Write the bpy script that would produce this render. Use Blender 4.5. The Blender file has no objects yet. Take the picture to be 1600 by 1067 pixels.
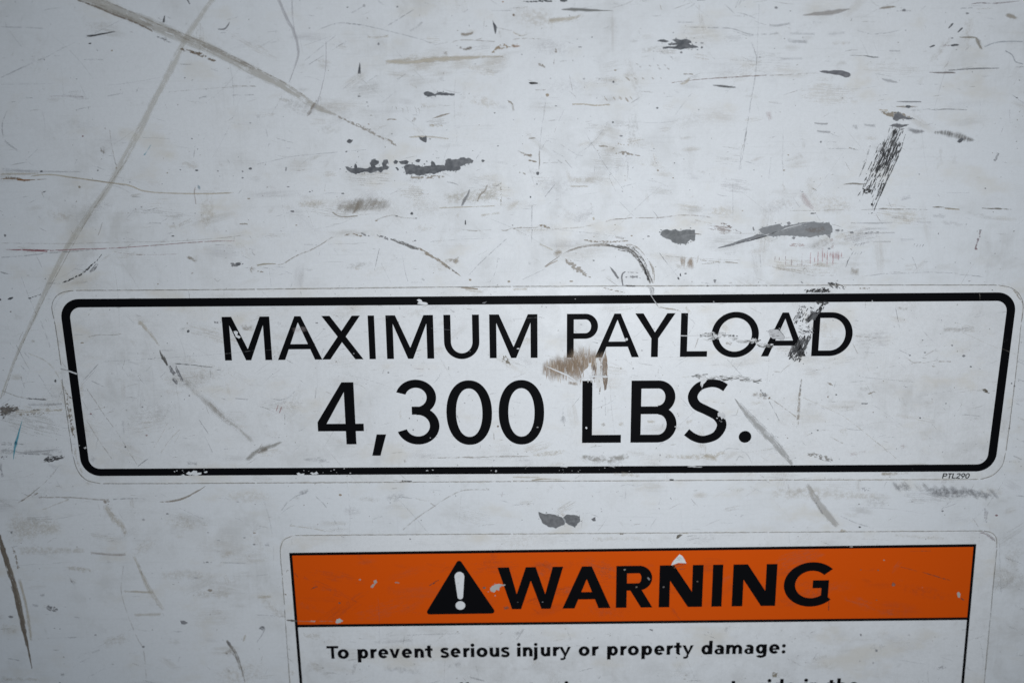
import bpy, math, random
from mathutils import Vector, Matrix
from mathutils.geometry import delaunay_2d_cdt

random.seed(7)
scene = bpy.context.scene
COL = scene.collection

# ------------------------------------------------------------------ camera
PW, PH = 1600.0, 1067.0
FOC = 1244.0                      # focal length in picture-width units (28 mm lens)
TILT, ROLL = math.radians(11.3), math.radians(-0.6)
DIST = FOC * 0.00027              # the wall is about a third of a metre away
FWD = Vector((0, math.cos(TILT), -math.sin(TILT)))
_up = Vector((0, math.sin(TILT), math.cos(TILT)))
RGT = Vector((1, 0, 0)) * math.cos(ROLL) + _up * math.sin(ROLL)
UPV = _up * math.cos(ROLL) - Vector((1, 0, 0)) * math.sin(ROLL)
POS = -FWD * DIST
cd = bpy.data.cameras.new('camera')
cd.sensor_width = 36.0
cd.lens = 36.0 * FOC / PW
cd.clip_start, cd.clip_end = 0.01, 50
cam = bpy.data.objects.new('camera', cd)
m = Matrix((RGT, UPV, -FWD)).transposed().to_4x4()
m.translation = POS
cam.matrix_world = m
cd.dof.use_dof = True
cd.dof.focus_distance = DIST
cd.dof.aperture_fstop = 4.0
COL.objects.link(cam)
scene.camera = cam

# ------------------------------------------------------------------ light
world = bpy.data.worlds.new('World')
scene.world = world
world.use_nodes = True
bg = world.node_tree.nodes['Background']
bg.inputs['Color'].default_value = (0.58, 0.79, 1.0, 1)
bg.inputs['Strength'].default_value = 0.115

ld = bpy.data.lights.new('added_falloff_lamp', 'AREA')  # added lamp behind the camera, set close so brightness falls off towards the corners
ld.shape = 'DISK'
ld.size = 0.16
ld.energy = 0.95
ld.spread = math.radians(160)
ld.color = (0.950, 0.978, 1.0)
lamp = bpy.data.objects.new('added_falloff_lamp', ld)
lamp.location = (0.065, -0.365, 0.035)
lamp.rotation_euler = (Vector((0.03, 0, -0.005)) - lamp.location).to_track_quat('-Z', 'Y').to_euler()
COL.objects.link(lamp)

vs = scene.view_settings
scene.display_settings.display_device = 'sRGB'
vs.view_transform = 'Standard'
vs.look = 'None'
vs.exposure = 0.0
vs.gamma = 1.0
vs.use_curve_mapping = False
scene.cycles.transparent_max_bounces = 48
scene.cycles.max_bounces = 6
scene.cycles.use_denoising = True

# ------------------------------------------------------------------ helpers
def at(x, y):
    """the spot of the wall (X, Z in metres) seen at photograph pixel x, y"""
    v = FWD + RGT * ((x - PW / 2) / FOC) - UPV * ((y - PH / 2) / FOC)
    p = POS + v * (-POS.y / v.y)
    return Vector((p.x, p.z))

PX = 0.00027                      # one photograph pixel on the wall, in metres
MM = 0.001

def empty(name, loc, label, cat, group=None):
    o = bpy.data.objects.new(name, None)
    o.location = loc
    o.empty_display_size = 0.02
    COL.objects.link(o)
    o['label'] = label
    o['category'] = cat
    if group: o['group'] = group
    return o

def world_loc(o):
    p = Vector((0, 0, 0))
    while o is not None:
        p = p + o.location
        o = o.parent
    return p

def mesh_obj(name, verts, faces, mat, parent, smooth=False, attrs=None, uv=None):
    """verts are world points; they are stored relative to the object's own origin"""
    c = Vector((0, 0, 0))
    for v in verts: c += Vector(v)
    c /= max(1, len(verts))
    me = bpy.data.meshes.new(name)
    me.from_pydata([tuple(Vector(v) - c) for v in verts], [], faces)
    if uv is not None:
        a = me.attributes.new('mark_uv', 'FLOAT_VECTOR', 'POINT')
        a.data.foreach_set('vector', [q for t in uv for q in t])
    if attrs:
        for k, vals in attrs.items():
            if isinstance(vals[0], (tuple, list)):
                a = me.attributes.new(k, 'FLOAT_COLOR', 'POINT')
                a.data.foreach_set('color', [q for t in vals for q in t])
            else:
                a = me.attributes.new(k, 'FLOAT', 'POINT')
                a.data.foreach_set('value', vals)
    me.materials.append(mat)
    if smooth:
        for p in me.polygons: p.use_smooth = True
    me.update()
    o = bpy.data.objects.new(name, me)
    o.location = c - (world_loc(parent) if parent else Vector((0, 0, 0)))
    if parent: o.parent = parent
    COL.objects.link(o)
    return o

# ------------------------------------------------------------------ materials
class N:
    """small node-tree writer"""
    def __init__(s, name):
        s.m = bpy.data.materials.new(name)
        s.m.use_nodes = True
        s.t = s.m.node_tree
        s.t.nodes.clear()
        s.out = s.t.nodes.new('ShaderNodeOutputMaterial')
    def n(s, kind, **kw):
        x = s.t.nodes.new(kind)
        for k, v in kw.items(): setattr(x, k, v)
        return x
    def put(s, sock, v):
        if isinstance(v, bpy.types.NodeSocket): s.t.links.new(v, sock)
        else: sock.default_value = v
    def math(s, op, a, b=0.0, c=None, clamp=False):
        x = s.n('ShaderNodeMath', operation=op, use_clamp=clamp)
        s.put(x.inputs[0], a); s.put(x.inputs[1], b)
        if c is not None: s.put(x.inputs[2], c)
        return x.outputs[0]
    def noise(s, vec, scale, detail=3.0, rough=0.55, dist=0.0):
        x = s.n('ShaderNodeTexNoise')
        s.put(x.inputs['Vector'], vec)
        s.put(x.inputs['Scale'], scale)
        x.inputs['Detail'].default_value = detail
        x.inputs['Roughness'].default_value = rough
        x.inputs['Distortion'].default_value = dist
        return x.outputs['Fac']
    def maprange(s, v, a, b, c=0.0, d=1.0, smooth=True):
        x = s.n('ShaderNodeMapRange', interpolation_type='SMOOTHSTEP' if smooth else 'LINEAR')
        s.put(x.inputs['Value'], v)
        for i, q in zip((1, 2, 3, 4), (a, b, c, d)): s.put(x.inputs[i], q)
        return x.outputs['Result']
    def mix(s, f, a, b):
        x = s.n('ShaderNodeMix', data_type='RGBA')
        s.put(x.inputs['Factor'], f)
        s.put(x.inputs['A'], a); s.put(x.inputs['B'], b)
        return x.outputs['Result']
    def scaled(s, vec, sc, rot=0.0):
        x = s.n('ShaderNodeMapping')
        s.put(x.inputs['Vector'], vec)
        x.inputs['Scale'].default_value = sc
        x.inputs['Rotation'].default_value = (0, rot, 0)
        return x.outputs[0]
    def position(s):
        return s.n('ShaderNodeNewGeometry').outputs['Position']
    def bsdf(s, color, rough, spec=0.3, normal=None):
        b = s.n('ShaderNodeBsdfPrincipled')
        s.put(b.inputs['Base Color'], color)
        s.put(b.inputs['Roughness'], rough)
        s.put(b.inputs['Specular IOR Level'], spec)
        if normal is not None: s.put(b.inputs['Normal'], normal)
        return b.outputs[0]
    def bump(s, h, strength, dist):
        x = s.n('ShaderNodeBump')
        s.put(x.inputs['Height'], h)
        x.inputs['Strength'].default_value = strength
        x.inputs['Distance'].default_value = dist
        return x.outputs[0]
    def done(s, shader):
        s.t.links.new(shader, s.out.inputs['Surface'])
        return s.m

def white_surface(name, base, grime, amount, seed, micro=1.0, r0=.46, spec=.22):
    """old white paint or vinyl: cloudy grime, rubbed hairlines both ways, tiny pits"""
    k = N(name)
    p = k.position()
    off = k.n('ShaderNodeVectorMath', operation='ADD')
    k.put(off.inputs[0], p); off.inputs[1].default_value = (seed, seed * .7, seed * 1.3)
    p = off.outputs[0]
    cloud = k.noise(p, 16, 5, .62)
    cloud2 = k.noise(p, 70, 5, .68, .4)
    fine = k.noise(p, 620, 4, .7)
    mott = k.noise(p, 210, 5, .72, .6)
    g = k.math('MULTIPLY', k.maprange(cloud, .40, .72), k.maprange(cloud2, .38, .70))
    hx = k.noise(k.scaled(p, (26, 1, 900)), 1, 4, .65)
    hz = k.noise(k.scaled(p, (1000, 1, 16)), 1, 4, .65)
    hd = k.noise(k.scaled(p, (30, 1, 700), .6), 1, 2, .6)
    rub = k.math('MULTIPLY', k.maprange(hx, .52, .80), k.maprange(cloud2, .34, .62))
    rub2 = k.math('MULTIPLY', k.maprange(hz, .52, .80), k.maprange(cloud, .38, .64))
    rub3 = k.math('MULTIPLY', k.maprange(hd, .66, .84), k.maprange(cloud, .46, .60))
    pits = k.math('MULTIPLY', k.maprange(k.noise(p, 1300, 2, .6), .68, .76), k.maprange(cloud2, .46, .62))
    grit = k.math('MULTIPLY', k.maprange(mott, .56, .74), k.maprange(cloud2, .44, .66))
    c = k.mix(k.math('MULTIPLY', g, amount), base, grime)
    c = k.mix(k.math('MULTIPLY', grit, .60), c, grime)
    c = k.mix(k.maprange(fine, .3, .75, 0, .14), c, (.45, .45, .46, 1))
    c = k.mix(k.maprange(k.noise(p, 2100, 3, .7), .45, .75, 0, .20), c, (.40, .39, .38, 1))
    c = k.mix(k.math('MULTIPLY', rub, .26 * micro), c, (.40, .395, .39, 1))
    c = k.mix(k.math('MULTIPLY', rub2, .24 * micro), c, (.42, .42, .42, 1))
    c = k.mix(k.math('MULTIPLY', rub3, .16 * micro), c, (.38, .37, .36, 1))
    c = k.mix(k.math('MULTIPLY', pits, .45), c, (.24, .22, .20, 1))
    warm = k.noise(k.scaled(p, (30, 1, 55)), 1, 4, .6)
    c = k.mix(k.math('MULTIPLY', k.maprange(warm, .53, .74), .60), c, (base[0] * .84, base[1] * .775, base[2] * .665, 1))
    tint = k.noise(p, 9, 2, .5)
    c = k.mix(k.maprange(tint, .35, .68, 0, .22), c, (base[0] * .90, base[1] * .93, base[2] * .96, 1))
    wave = k.noise(p, 11, 2, .5)
    h = k.math('ADD', k.math('MULTIPLY', hx, .35), k.math('MULTIPLY', k.noise(p, 260, 3, .6), .65))
    h = k.math('SUBTRACT', h, k.math('MULTIPLY', pits, .6))
    r = k.maprange(cloud2, .3, .7, r0, r0 + .16)
    b2 = k.n('ShaderNodeBump')
    k.put(b2.inputs['Height'], wave); b2.inputs['Strength'].default_value = .5; b2.inputs['Distance'].default_value = .0016
    b1 = k.n('ShaderNodeBump')
    k.put(b1.inputs['Height'], h); b1.inputs['Strength'].default_value = .25; b1.inputs['Distance'].default_value = .00012
    k.put(b1.inputs['Normal'], b2.outputs[0])
    return k.done(k.bsdf(c, r, spec, b1.outputs[0]))

M_WALL = white_surface('white_wall_paint', (.735, .745, .765, 1), (.47, .455, .43, 1), .55, 0.0)
M_VINYL = white_surface('white_vinyl', (.755, .76, .775, 1), (.50, .49, .475, 1), .60, 3.1, .75, .34, .30)

def print_mat(name, color, wear, wear_color, lo, hi, seed):
    """flat printed ink with small rubbed specks"""
    k = N(name)
    p = k.position()
    a = k.noise(p, 240 + seed, 4, .65)
    b = k.noise(p, 28 + seed, 3, .6)
    w = k.math('MULTIPLY', k.maprange(a, lo, hi), k.maprange(b, .50, .66))
    c = k.mix(k.math('MULTIPLY', w, wear), color, wear_color)
    return k.done(k.bsdf(c, k.maprange(b, .3, .7, .45, .6), .03, k.bump(k.noise(p, 260, 3, .6), .2, .0001)))

M_BLACK = print_mat('black_ink', (.0042, .0042, .0052, 1), .22, (.20, .20, .21, 1), .68, .76, 0)
M_BLACK2 = print_mat('black_border_ink', (.0042, .0042, .0052, 1), .35, (.25, .25, .26, 1), .66, .74, 11)
M_ORANGE = print_mat('orange_ink', (.665, .084, .004, 1), .45, (.30, .10, .045, 1), .64, .74, 23)

def mark_material(name, rough=.6):
    """dirt, rubber, paint transfer: colour and cover come from each mark's own mesh"""
    k = N(name)
    at_ = lambda n: k.n('ShaderNodeAttribute', attribute_name=n)
    uv = at_('mark_uv'); col = at_('mark_color'); prm = at_('mark_shape'); edge = at_('mark_edge')
    sp = k.n('ShaderNodeSeparateColor'); k.put(sp.inputs[0], prm.outputs['Color'])
    fu, fv, dens = sp.outputs[0], sp.outputs[1], sp.outputs[2]
    soft = prm.outputs['Alpha']
    sx = k.n('ShaderNodeSeparateXYZ'); k.put(sx.inputs[0], uv.outputs['Vector'])
    cx = k.n('ShaderNodeCombineXYZ')
    k.put(cx.inputs[0], k.math('MULTIPLY', sx.outputs[0], fu))
    k.put(cx.inputs[1], k.math('MULTIPLY', sx.outputs[1], fv))
    k.put(cx.inputs[2], sx.outputs[2])
    n1 = k.noise(cx.outputs[0], 1.0, 4, .62)
    p = k.position()
    n2 = k.noise(p, 420, 3, .65)
    n3 = k.noise(p, 95, 3, .6)
    x = k.math('MULTIPLY_ADD', k.math('SUBTRACT', n1, .5), 2.6, .5)
    x = k.math('MULTIPLY_ADD', k.math('SUBTRACT', n2, .5), .9, x)
    x = k.math('MULTIPLY_ADD', k.math('SUBTRACT', n3, .5), .8, x)
    x = k.math('ADD', x, dens)
    e2 = k.math('POWER', edge.outputs['Fac'], 3.0)
    x = k.math('MULTIPLY_ADD', k.math('SUBTRACT', k.noise(p, 1500, 2, .6), .5), .7, x)
    x = k.math('SUBTRACT', x, k.math('MULTIPLY', e2, .9))
    a = k.maprange(x, k.math('SUBTRACT', .5, soft), k.math('ADD', .5, soft))
    a = k.math('MULTIPLY', a, col.outputs['Alpha'])
    fade = k.maprange(edge.outputs['Fac'], k.math('SUBTRACT', 1.0, k.math('MULTIPLY', soft, 1.7)), 1.0, 1.0, 0.0)
    a = k.math('MULTIPLY', a, fade)
    hue = k.mix(k.maprange(n2, .35, .7, 0, .16), col.outputs['Color'], (.40, .38, .36, 1))
    b = k.bsdf(hue, rough, .18)
    tr = k.n('ShaderNodeBsdfTransparent')
    mx = k.n('ShaderNodeMixShader')
    k.put(mx.inputs[0], a)
    k.t.links.new(tr.outputs[0], mx.inputs[1]); k.t.links.new(b, mx.inputs[2])
    return k.done(mx.outputs[0])

M_MARK = mark_material('rubbed_mark')

def chip_mat(name):
    """bare primer or torn print: mesh colour, grainy"""
    k = N(name)
    col = k.n('ShaderNodeAttribute', attribute_name='mark_color')
    p = k.position()
    n = k.noise(p, 520, 4, .65)
    n2 = k.noise(p, 130, 3, .6)
    n3 = k.noise(k.scaled(p, (90, 1, 900)), 1, 3, .6)
    f = k.math('ADD', k.math('MULTIPLY', k.maprange(n, .35, .7), .20), k.math('MULTIPLY', k.maprange(n2, .4, .7), .16))
    f = k.math('ADD', f, k.math('MULTIPLY', k.maprange(n3, .56, .74), .22))
    c = k.mix(f, col.outputs['Color'], (.36, .36, .37, 1))
    return k.done(k.bsdf(c, .55, .25, k.bump(n, .5, .0002)))
M_CHIP = chip_mat('bare_primer')

# ------------------------------------------------------------------ mark builders
_T = [0.0, 0.0, 1.0]
_count = [0]
OWNER = [None, 0.0]               # what the marks lie on, and how far its face stands off the wall

def tile(ox, oy, s): _T[:] = [ox, oy, s]
def px(x, y): return _T[0] + x / _T[2], _T[1] + y / _T[2]

def on(owner, height): OWNER[:] = [owner, height]

def lift():
    _count[0] += 1
    return OWNER[1] + (0.010 + 0.0011 * (_count[0] % 90)) * MM

def catmull(pts, step):
    out = []
    n = len(pts)
    if n == 2:
        pts = [pts[0], tuple((a + b) / 2 for a, b in zip(*pts)), pts[1]]
        n = 3
    for i in range(n - 1):
        p0 = pts[max(i - 1, 0)]; p1 = pts[i]; p2 = pts[i + 1]; p3 = pts[min(i + 2, n - 1)]
        L = math.hypot(p2[0] - p1[0], p2[1] - p1[1])
        k = max(1, int(L / step))
        for j in range(k):
            t = j / k
            out.append(tuple(.5 * ((2 * b) + (-a + c) * t + (2 * a - 5 * b + 4 * c - d) * t * t + (-a + 3 * b - 3 * c + d) * t ** 3)
                             for a, b, c, d in zip(p0, p1, p2, p3)))
    out.append(tuple(pts[-1]))
    return out

#            fu    fv    dens  soft   (noise per pixel along / across, cover, softness)
STYLE = {
    'smear': (.020, .22, .14, .55),
    'tape':  (.030, .30, .36, .42),
    'line':  (.130, .30, .04, .40),
    'solid': (.05, .10, .95, .25),
    'crumb': (.22, .30, -.02, .14),
    'dry':   (.035, .70, .02, .16),
    'cross': (.30, .03, .16, .55),
    'grain': (.17, .20, -.02, .48),
}
C = dict(chip=(.075, .08, .09), dark=(.05, .05, .055), black=(.016, .016, .018), grey=(.23, .23, .245), faint=(.45, .45, .465),
         brown=(.185, .135, .092), tan=(.585, .525, .43), dirt=(.33, .28, .225), rust=(.33, .14, .04), red=(.40, .12, .13),
         maroon=(.24, .13, .14), cyan=(.02, .34, .46), pink=(.58, .49, .485), white=(.74, .745, .76), lilac=(.52, .51, .535), blue=(.33, .42, .48))

def rib(name, pts, color, a=.8, style='line', w=None, dens=0.0, ends=1.0, label=None, jag=.18):
    """a mark drawn along a path on the surface; pts are (x, y, width)"""
    q = []
    for t in pts:
        x, y = px(t[0], t[1])
        q.append((x, y, max((t[2] if len(t) > 2 else w) / _T[2] * (.8 if style == 'line' else 1), .7)))
    total = sum(math.hypot(b[0] - a_[0], b[1] - a_[1]) for a_, b in zip(q, q[1:]))
    wm = max(t[2] for t in q)
    path = catmull(q, max(1.6, min(5.0, total / 14)))
    h = lift()
    if style == 'line': a *= .56 if color in ('faint', 'grey', 'dirt', 'tan', 'lilac', 'pink') else .80
    if color == 'tan' and style == 'grain': a *= .72
    if color == 'tan' and style == 'smear': a = min(.9, a * 1.3)
    fu, fv, de, so = STYLE[style]
    col = C[color] if isinstance(color, str) else color
    seed = random.uniform(0, 500)
    V, F, UV, E = [], [], [], []
    lanes = (-1, -.55, 0, .55, 1)
    s = 0.0
    n = len(path)
    capl = max(.04, min(.35, .6 * wm / max(total, 1))) * ends
    ph = [random.uniform(0, 6.28) for _ in range(6)]
    for i, (x, y, w_) in enumerate(path):
        x0, y0, _ = path[max(i - 1, 0)]; x1, y1, _ = path[min(i + 1, n - 1)]
        L = math.hypot(x1 - x0, y1 - y0) or 1.0
        nx, ny = -(y1 - y0) / L, (x1 - x0) / L
        if i: s += math.hypot(x - path[i - 1][0], y - path[i - 1][1])
        u = s / max(total, 1e-6)
        ecap = max(0.0, 1 - u / capl, 1 - (1 - u) / capl) if capl > 0 else 0.0
        ecap = min(1.0, ecap)
        j1 = 1 + jag * (math.sin(s * .33 + ph[0]) * .5 + math.sin(s * .81 + ph[1]) * .5 + random.uniform(-.5, .5))
        j2 = 1 + jag * (math.sin(s * .29 + ph[2]) * .5 + math.sin(s * .93 + ph[3]) * .5 + random.uniform(-.5, .5))
        for v in lanes:
            hw = .5 * max(w_, .5) * (j1 if v < 0 else j2) * v
            p = at(x + nx * hw, y + ny * hw)
            V.append((p.x, -h, p.y))
            UV.append((s, hw, seed))
            E.append(max(abs(v) ** 1.0 * .98 if abs(v) == 1 else abs(v), ecap))
    k = len(lanes)
    for i in range(n - 1):
        for j in range(k - 1):
            a0 = i * k + j
            F.append((a0, a0 + 1, a0 + k + 1, a0 + k))
    N_ = len(V)
    thin = wm < 2.6
    o = mesh_obj(name, V, F, M_MARK, OWNER[0], uv=UV, attrs={
        'mark_color': [(col[0], col[1], col[2], a)] * N_,
        'mark_shape': [(fu, fv, de + dens + (.06 if thin else 0), so)] * N_,
        'mark_edge': [min(e, .5) if (thin and e < 1.0) else e for e in E]})
    if label: o['label'] = label
    return o

def fill(polys, keep=None):
    """union of 2D polygons -> points, triangles"""
    pts, faces = [], []
    for poly in polys:
        b = len(pts)
        ar = sum(p[0] * q[1] - q[0] * p[1] for p, q in zip(poly, poly[1:] + poly[:1]))
        if ar < 0: poly = poly[::-1]
        pts += [Vector((p[0], p[1])) for p in poly]
        faces.append(list(range(b, b + len(poly))))
    vo, eo, fo, _, _, of = delaunay_2d_cdt(pts, [], faces, 0, 1e-7)
    boxes = [(min(p[0] for p in q), min(p[1] for p in q), max(p[0] for p in q), max(p[1] for p in q), q) for q in polys]
    def inside(x, y):
        for x0, y0, x1, y1, q in boxes:
            if x0 <= x <= x1 and y0 <= y <= y1:
                c = False
                ax, ay = q[-1][0], q[-1][1]
                for p in q:
                    bx, by = p[0], p[1]
                    if (ay > y) != (by > y) and x < (bx - ax) * (y - ay) / (by - ay) + ax: c = not c
                    ax, ay = bx, by
                if c: return True
        return False
    tris = []
    for f in fo:
        n = len(f)
        if inside(sum(vo[i].x for i in f) / n, sum(vo[i].y for i in f) / n): tris.append(tuple(f))
    used = sorted({i for t in tris for i in t})
    mp = {i: j for j, i in enumerate(used)}
    return [vo[i] for i in used], [tuple(mp[i] for i in t) for t in tris]

def flake(name, poly, color, jag=1.3, label=None, mat=None):
    """a crisp patch: paint knocked off to the primer, or print torn off"""
    q = [px(*p) for p in poly]
    out = []
    n = len(q)
    for i in range(n):
        a, b = q[i], q[(i + 1) % n]
        L = math.hypot(b[0] - a[0], b[1] - a[1])
        k = max(1, int(L / 2.2))
        for j in range(k):
            t = j / k
            am = min(jag, L * .18) * (.35 if j == 0 else 1)
            out.append((a[0] + (b[0] - a[0]) * t + random.uniform(-am, am) * .6,
                        a[1] + (b[1] - a[1]) * t + random.uniform(-am, am) * .6))
    w = [tuple(at(*p) * 1000) for p in out]
    extra = []
    if jag >= .9:                 # loose crumbs of missing paint round the edge
        for _ in range(int(len(out) * .35)):
            x, y = random.choice(out)
            x += random.gauss(0, 3.2); y += random.gauss(0, 1.6)
            r = random.uniform(.35, 1.15)
            extra.append([tuple(at(x + r * 1.5 * math.cos(k * 1.257) * random.uniform(.6, 1.2), y + r * math.sin(k * 1.257) * random.uniform(.6, 1.2)) * 1000) for k in range(5)])
    vs_, tr = fill([w] + extra)
    h = lift()
    col = C[color] if isinstance(color, str) else color
    V = [(v.x / 1000, -h, v.y / 1000) for v in vs_]
    CO = [(col[0], col[1], col[2], 1)] * len(V)
    tr = list(tr)
    if jag >= .9 and name == 'paint_chip':   # the broken paint edge stands up a little round the bare patch
        b = len(V); n = len(w)
        sg = 1 if sum(p[0] * q_[1] - q_[0] * p[1] for p, q_ in zip(w, w[1:] + w[:1])) > 0 else -1
        for i in range(n):
            (ax, ay), (bx, by) = w[i - 1], w[(i + 1) % n]
            L = math.hypot(bx - ax, by - ay) or 1
            nx, ny = sg * (by - ay) / L, -sg * (bx - ax) / L
            x, y = w[i]
            V += [((x + nx * .22) / 1000, -(OWNER[1] + .003 * MM), (y + ny * .22) / 1000), ((x + nx * .05) / 1000, -(h + .07 * MM), (y + ny * .05) / 1000), (x / 1000, -h, y / 1000)]
            CO += [(.72, .73, .75, 1), (.70, .71, .73, 1), (col[0] * .7, col[1] * .7, col[2] * .7, 1)]
        for i in range(n):
            j = (i + 1) % n
            for k in (0, 1): tr.append((b + 3 * i + k, b + 3 * j + k, b + 3 * j + k + 1, b + 3 * i + k + 1))
    o = mesh_obj(name, V, tr, mat or M_CHIP, OWNER[0], attrs={'mark_color': CO})
    if label: o['label'] = label
    return o

def dot(name, x, y, r, color, squash=.7):
    n = 9
    a0 = random.uniform(0, 6)
    flake(name, [(x + r * math.cos(a0 + i * 6.283 / n) * random.uniform(.7, 1.15),
                  y + r * squash * math.sin(a0 + i * 6.283 / n) * random.uniform(.7, 1.15)) for i in range(n)], color, .5)

def flecks(name, n, spot, ang, length, width, color, label=None):
    """one mark made of many torn slivers; spot() gives tile points"""
    V, F, CO = [], [], []
    h0 = lift()
    for i in range(n):
        x, y = px(*spot())
        a = ang + random.gauss(0, .08)
        L = random.uniform(*length) / _T[2]; w = random.uniform(*width) / _T[2]
        col = color() if callable(color) else C[color]
        b = len(V); h = h0 + .00004 * MM * i
        ca, sa = math.cos(a), math.sin(a)
        ring_ = [(-.5, 0), (-.2, .4 * random.uniform(.5, 1)), (.25, .5 * random.uniform(.6, 1)), (.5, .1), (.2, -.45 * random.uniform(.6, 1)), (-.3, -.4 * random.uniform(.5, 1))]
        for u, v in ring_:
            p = at(x + ca * u * L - sa * v * w, y + sa * u * L + ca * v * w)
            V.append((p.x, -h, p.y)); CO.append((col[0], col[1], col[2], 1))
        F.append(tuple(range(b, b + 6)))
    o = mesh_obj(name, V, F, M_CHIP, OWNER[0], attrs={'mark_color': CO})
    if label: o['label'] = label
    return o

def within(poly):
    """random point inside a polygon, thinner towards its outline"""
    x0, x1 = min(p[0] for p in poly), max(p[0] for p in poly)
    y0, y1 = min(p[1] for p in poly), max(p[1] for p in poly)
    def s():
        while True:
            x, y = random.uniform(x0, x1), random.uniform(y0, y1)
            c = False
            ax, ay = poly[-1]
            for bx, by in poly:
                if (ay > y) != (by > y) and x < (bx - ax) * (y - ay) / (by - ay) + ax: c = not c
                ax, ay = bx, by
            if c: return x, y
    return s

def stuff_marks(name, count, sampler, owner, height):
    """uncountable hairlines and specks, one object"""
    V, F, CO, PR, E, UV = [], [], [], [], [], []
    for i in range(count):
        x, y, L, ang, w, col, a = sampler()
        h = height + random.uniform(.004, .009) * MM
        n = max(2, int(L / 6))
        k = random.uniform(-.25, .25)
        dx, dy = math.cos(ang), math.sin(ang)
        b = len(V)
        for j in range(n + 1):
            t = j / n - .5
            bend = k * L * (t * t)
            cx, cy = x + dx * t * L - dy * bend, y + dy * t * L + dx * bend
            ww = w * (1 - (2 * t) ** 2 * .75)
            for v in (-.5, .5):
                p = at(cx - dy * ww * v, cy + dx * ww * v)
                V.append((p.x, -h, p.y))
                CO.append((col[0], col[1], col[2], a)); PR.append((.12, .3, .12, .30)); E.append(.25); UV.append((t * L, ww * v, i * 1.7))
        for j in range(n):
            F.append((b + 2 * j, b + 2 * j + 1, b + 2 * j + 3, b + 2 * j + 2))
    o = mesh_obj(name, V, F, M_MARK, owner, uv=UV, attrs={'mark_color': CO, 'mark_shape': PR, 'mark_edge': E})
    o['kind'] = 'stuff'
    return o

def stuff_grime(name, spots, owner, height):
    """hazy film of dirt: many soft overlapping rubs, one object"""
    V, F, CO, PR, E, UV = [], [], [], [], [], []
    for i, (x, y, a, b, ang, col, al, st) in enumerate(spots):
        h = height + (.0005 + .00002 * (i % 200)) * MM
        fu, fv, de, so = STYLE[st]
        ca, sa = math.cos(ang), math.sin(ang)
        base = len(V); n = 6
        for r in range(n + 1):
            for c in range(n + 1):
                u, v = c / n * 2 - 1, r / n * 2 - 1
                # square to disc, so the outline is an uneven oval
                k = math.hypot(u, v); m_ = max(abs(u), abs(v))
                if k > 0: u, v = u * m_ / k, v * m_ / k
                p = at(x + ca * u * a - sa * v * b, y + sa * u * a + ca * v * b)
                V.append((p.x, -h, p.y)); UV.append((u * a, v * b, i * 3.1)); E.append(min(1.0, m_))
                CO.append((col[0], col[1], col[2], al)); PR.append((fu, fv, de, so))
        for r in range(n):
            for c in range(n):
                q = base + r * (n + 1) + c
                F.append((q, q + 1, q + n + 2, q + n + 1))
    o = mesh_obj(name, V, F, M_MARK, owner, uv=UV, attrs={'mark_color': CO, 'mark_shape': PR, 'mark_edge': E})
    o['kind'] = 'stuff'
    return o

# ------------------------------------------------------------------ the wall
HB = .18 * MM                     # faces of the two vinyl decals
HP = .20 * MM                     # print on them
HM = .225 * MM                    # dirt on the print

def wall():
    w = empty('truck_wall', (0, 0, -.3), 'scuffed white painted metal truck wall behind both decals', 'wall')
    V, F = [], []
    nx, nz = 24, 18
    x0, x1, z0, z1 = -.62, .62, -.42, .46
    for j in range(nz + 1):
        for i in range(nx + 1):
            x = x0 + (x1 - x0) * i / nx; z = z0 + (z1 - z0) * j / nz
            V.append((x, 0, z))
    for j in range(nz):
        for i in range(nx):
            a = j * (nx + 1) + i
            F.append((a, a + 1, a + nx + 2, a + nx + 1))
    # thickness of the sheet
    b = len(V)
    V += [(x0, 0, z0), (x1, 0, z0), (x1, 0, z1), (x0, 0, z1), (x0, .003, z0), (x1, .003, z0), (x1, .003, z1), (x0, .003, z1)]
    F += [(b, b + 4, b + 5, b + 1), (b + 1, b + 5, b + 6, b + 2), (b + 2, b + 6, b + 7, b + 3), (b + 3, b + 7, b + 4, b), (b + 4, b + 7, b + 6, b + 5)]
    mesh_obj('sheet', V, F, M_WALL, w)
    return w
WALL = wall()
# ------------------------------------------------------------------ lettering: every glyph is drawn as strokes, cap height 1
def rect(x0, y0, x1, y1): return [(x0, y0), (x1, y0), (x1, y1), (x0, y1)]

def arc(cx, cy, rx, ry, a0, a1, tx, ty, ex=2.0):
    """sector of an elliptic ring as quads; rx, ry outer radii, tx, ty stroke"""
    n = max(6, int(abs(a1 - a0) / 6))
    out = []
    def pt(a, A, B):
        c, s = math.cos(math.radians(a)), math.sin(math.radians(a))
        return (cx + A * math.copysign(abs(c) ** (2 / ex), c), cy + B * math.copysign(abs(s) ** (2 / ex), s))
    for i in range(n):
        p, q = a0 + (a1 - a0) * i / n, a0 + (a1 - a0) * (i + 1) / n
        out.append([pt(p, rx, ry), pt(q, rx, ry), pt(q, rx - tx, ry - ty), pt(p, rx - tx, ry - ty)])
    return out

def ring(cx, cy, rx, ry, tx, ty, ex=2.0): return arc(cx, cy, rx, ry, 0, 360, tx, ty, ex)

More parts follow.
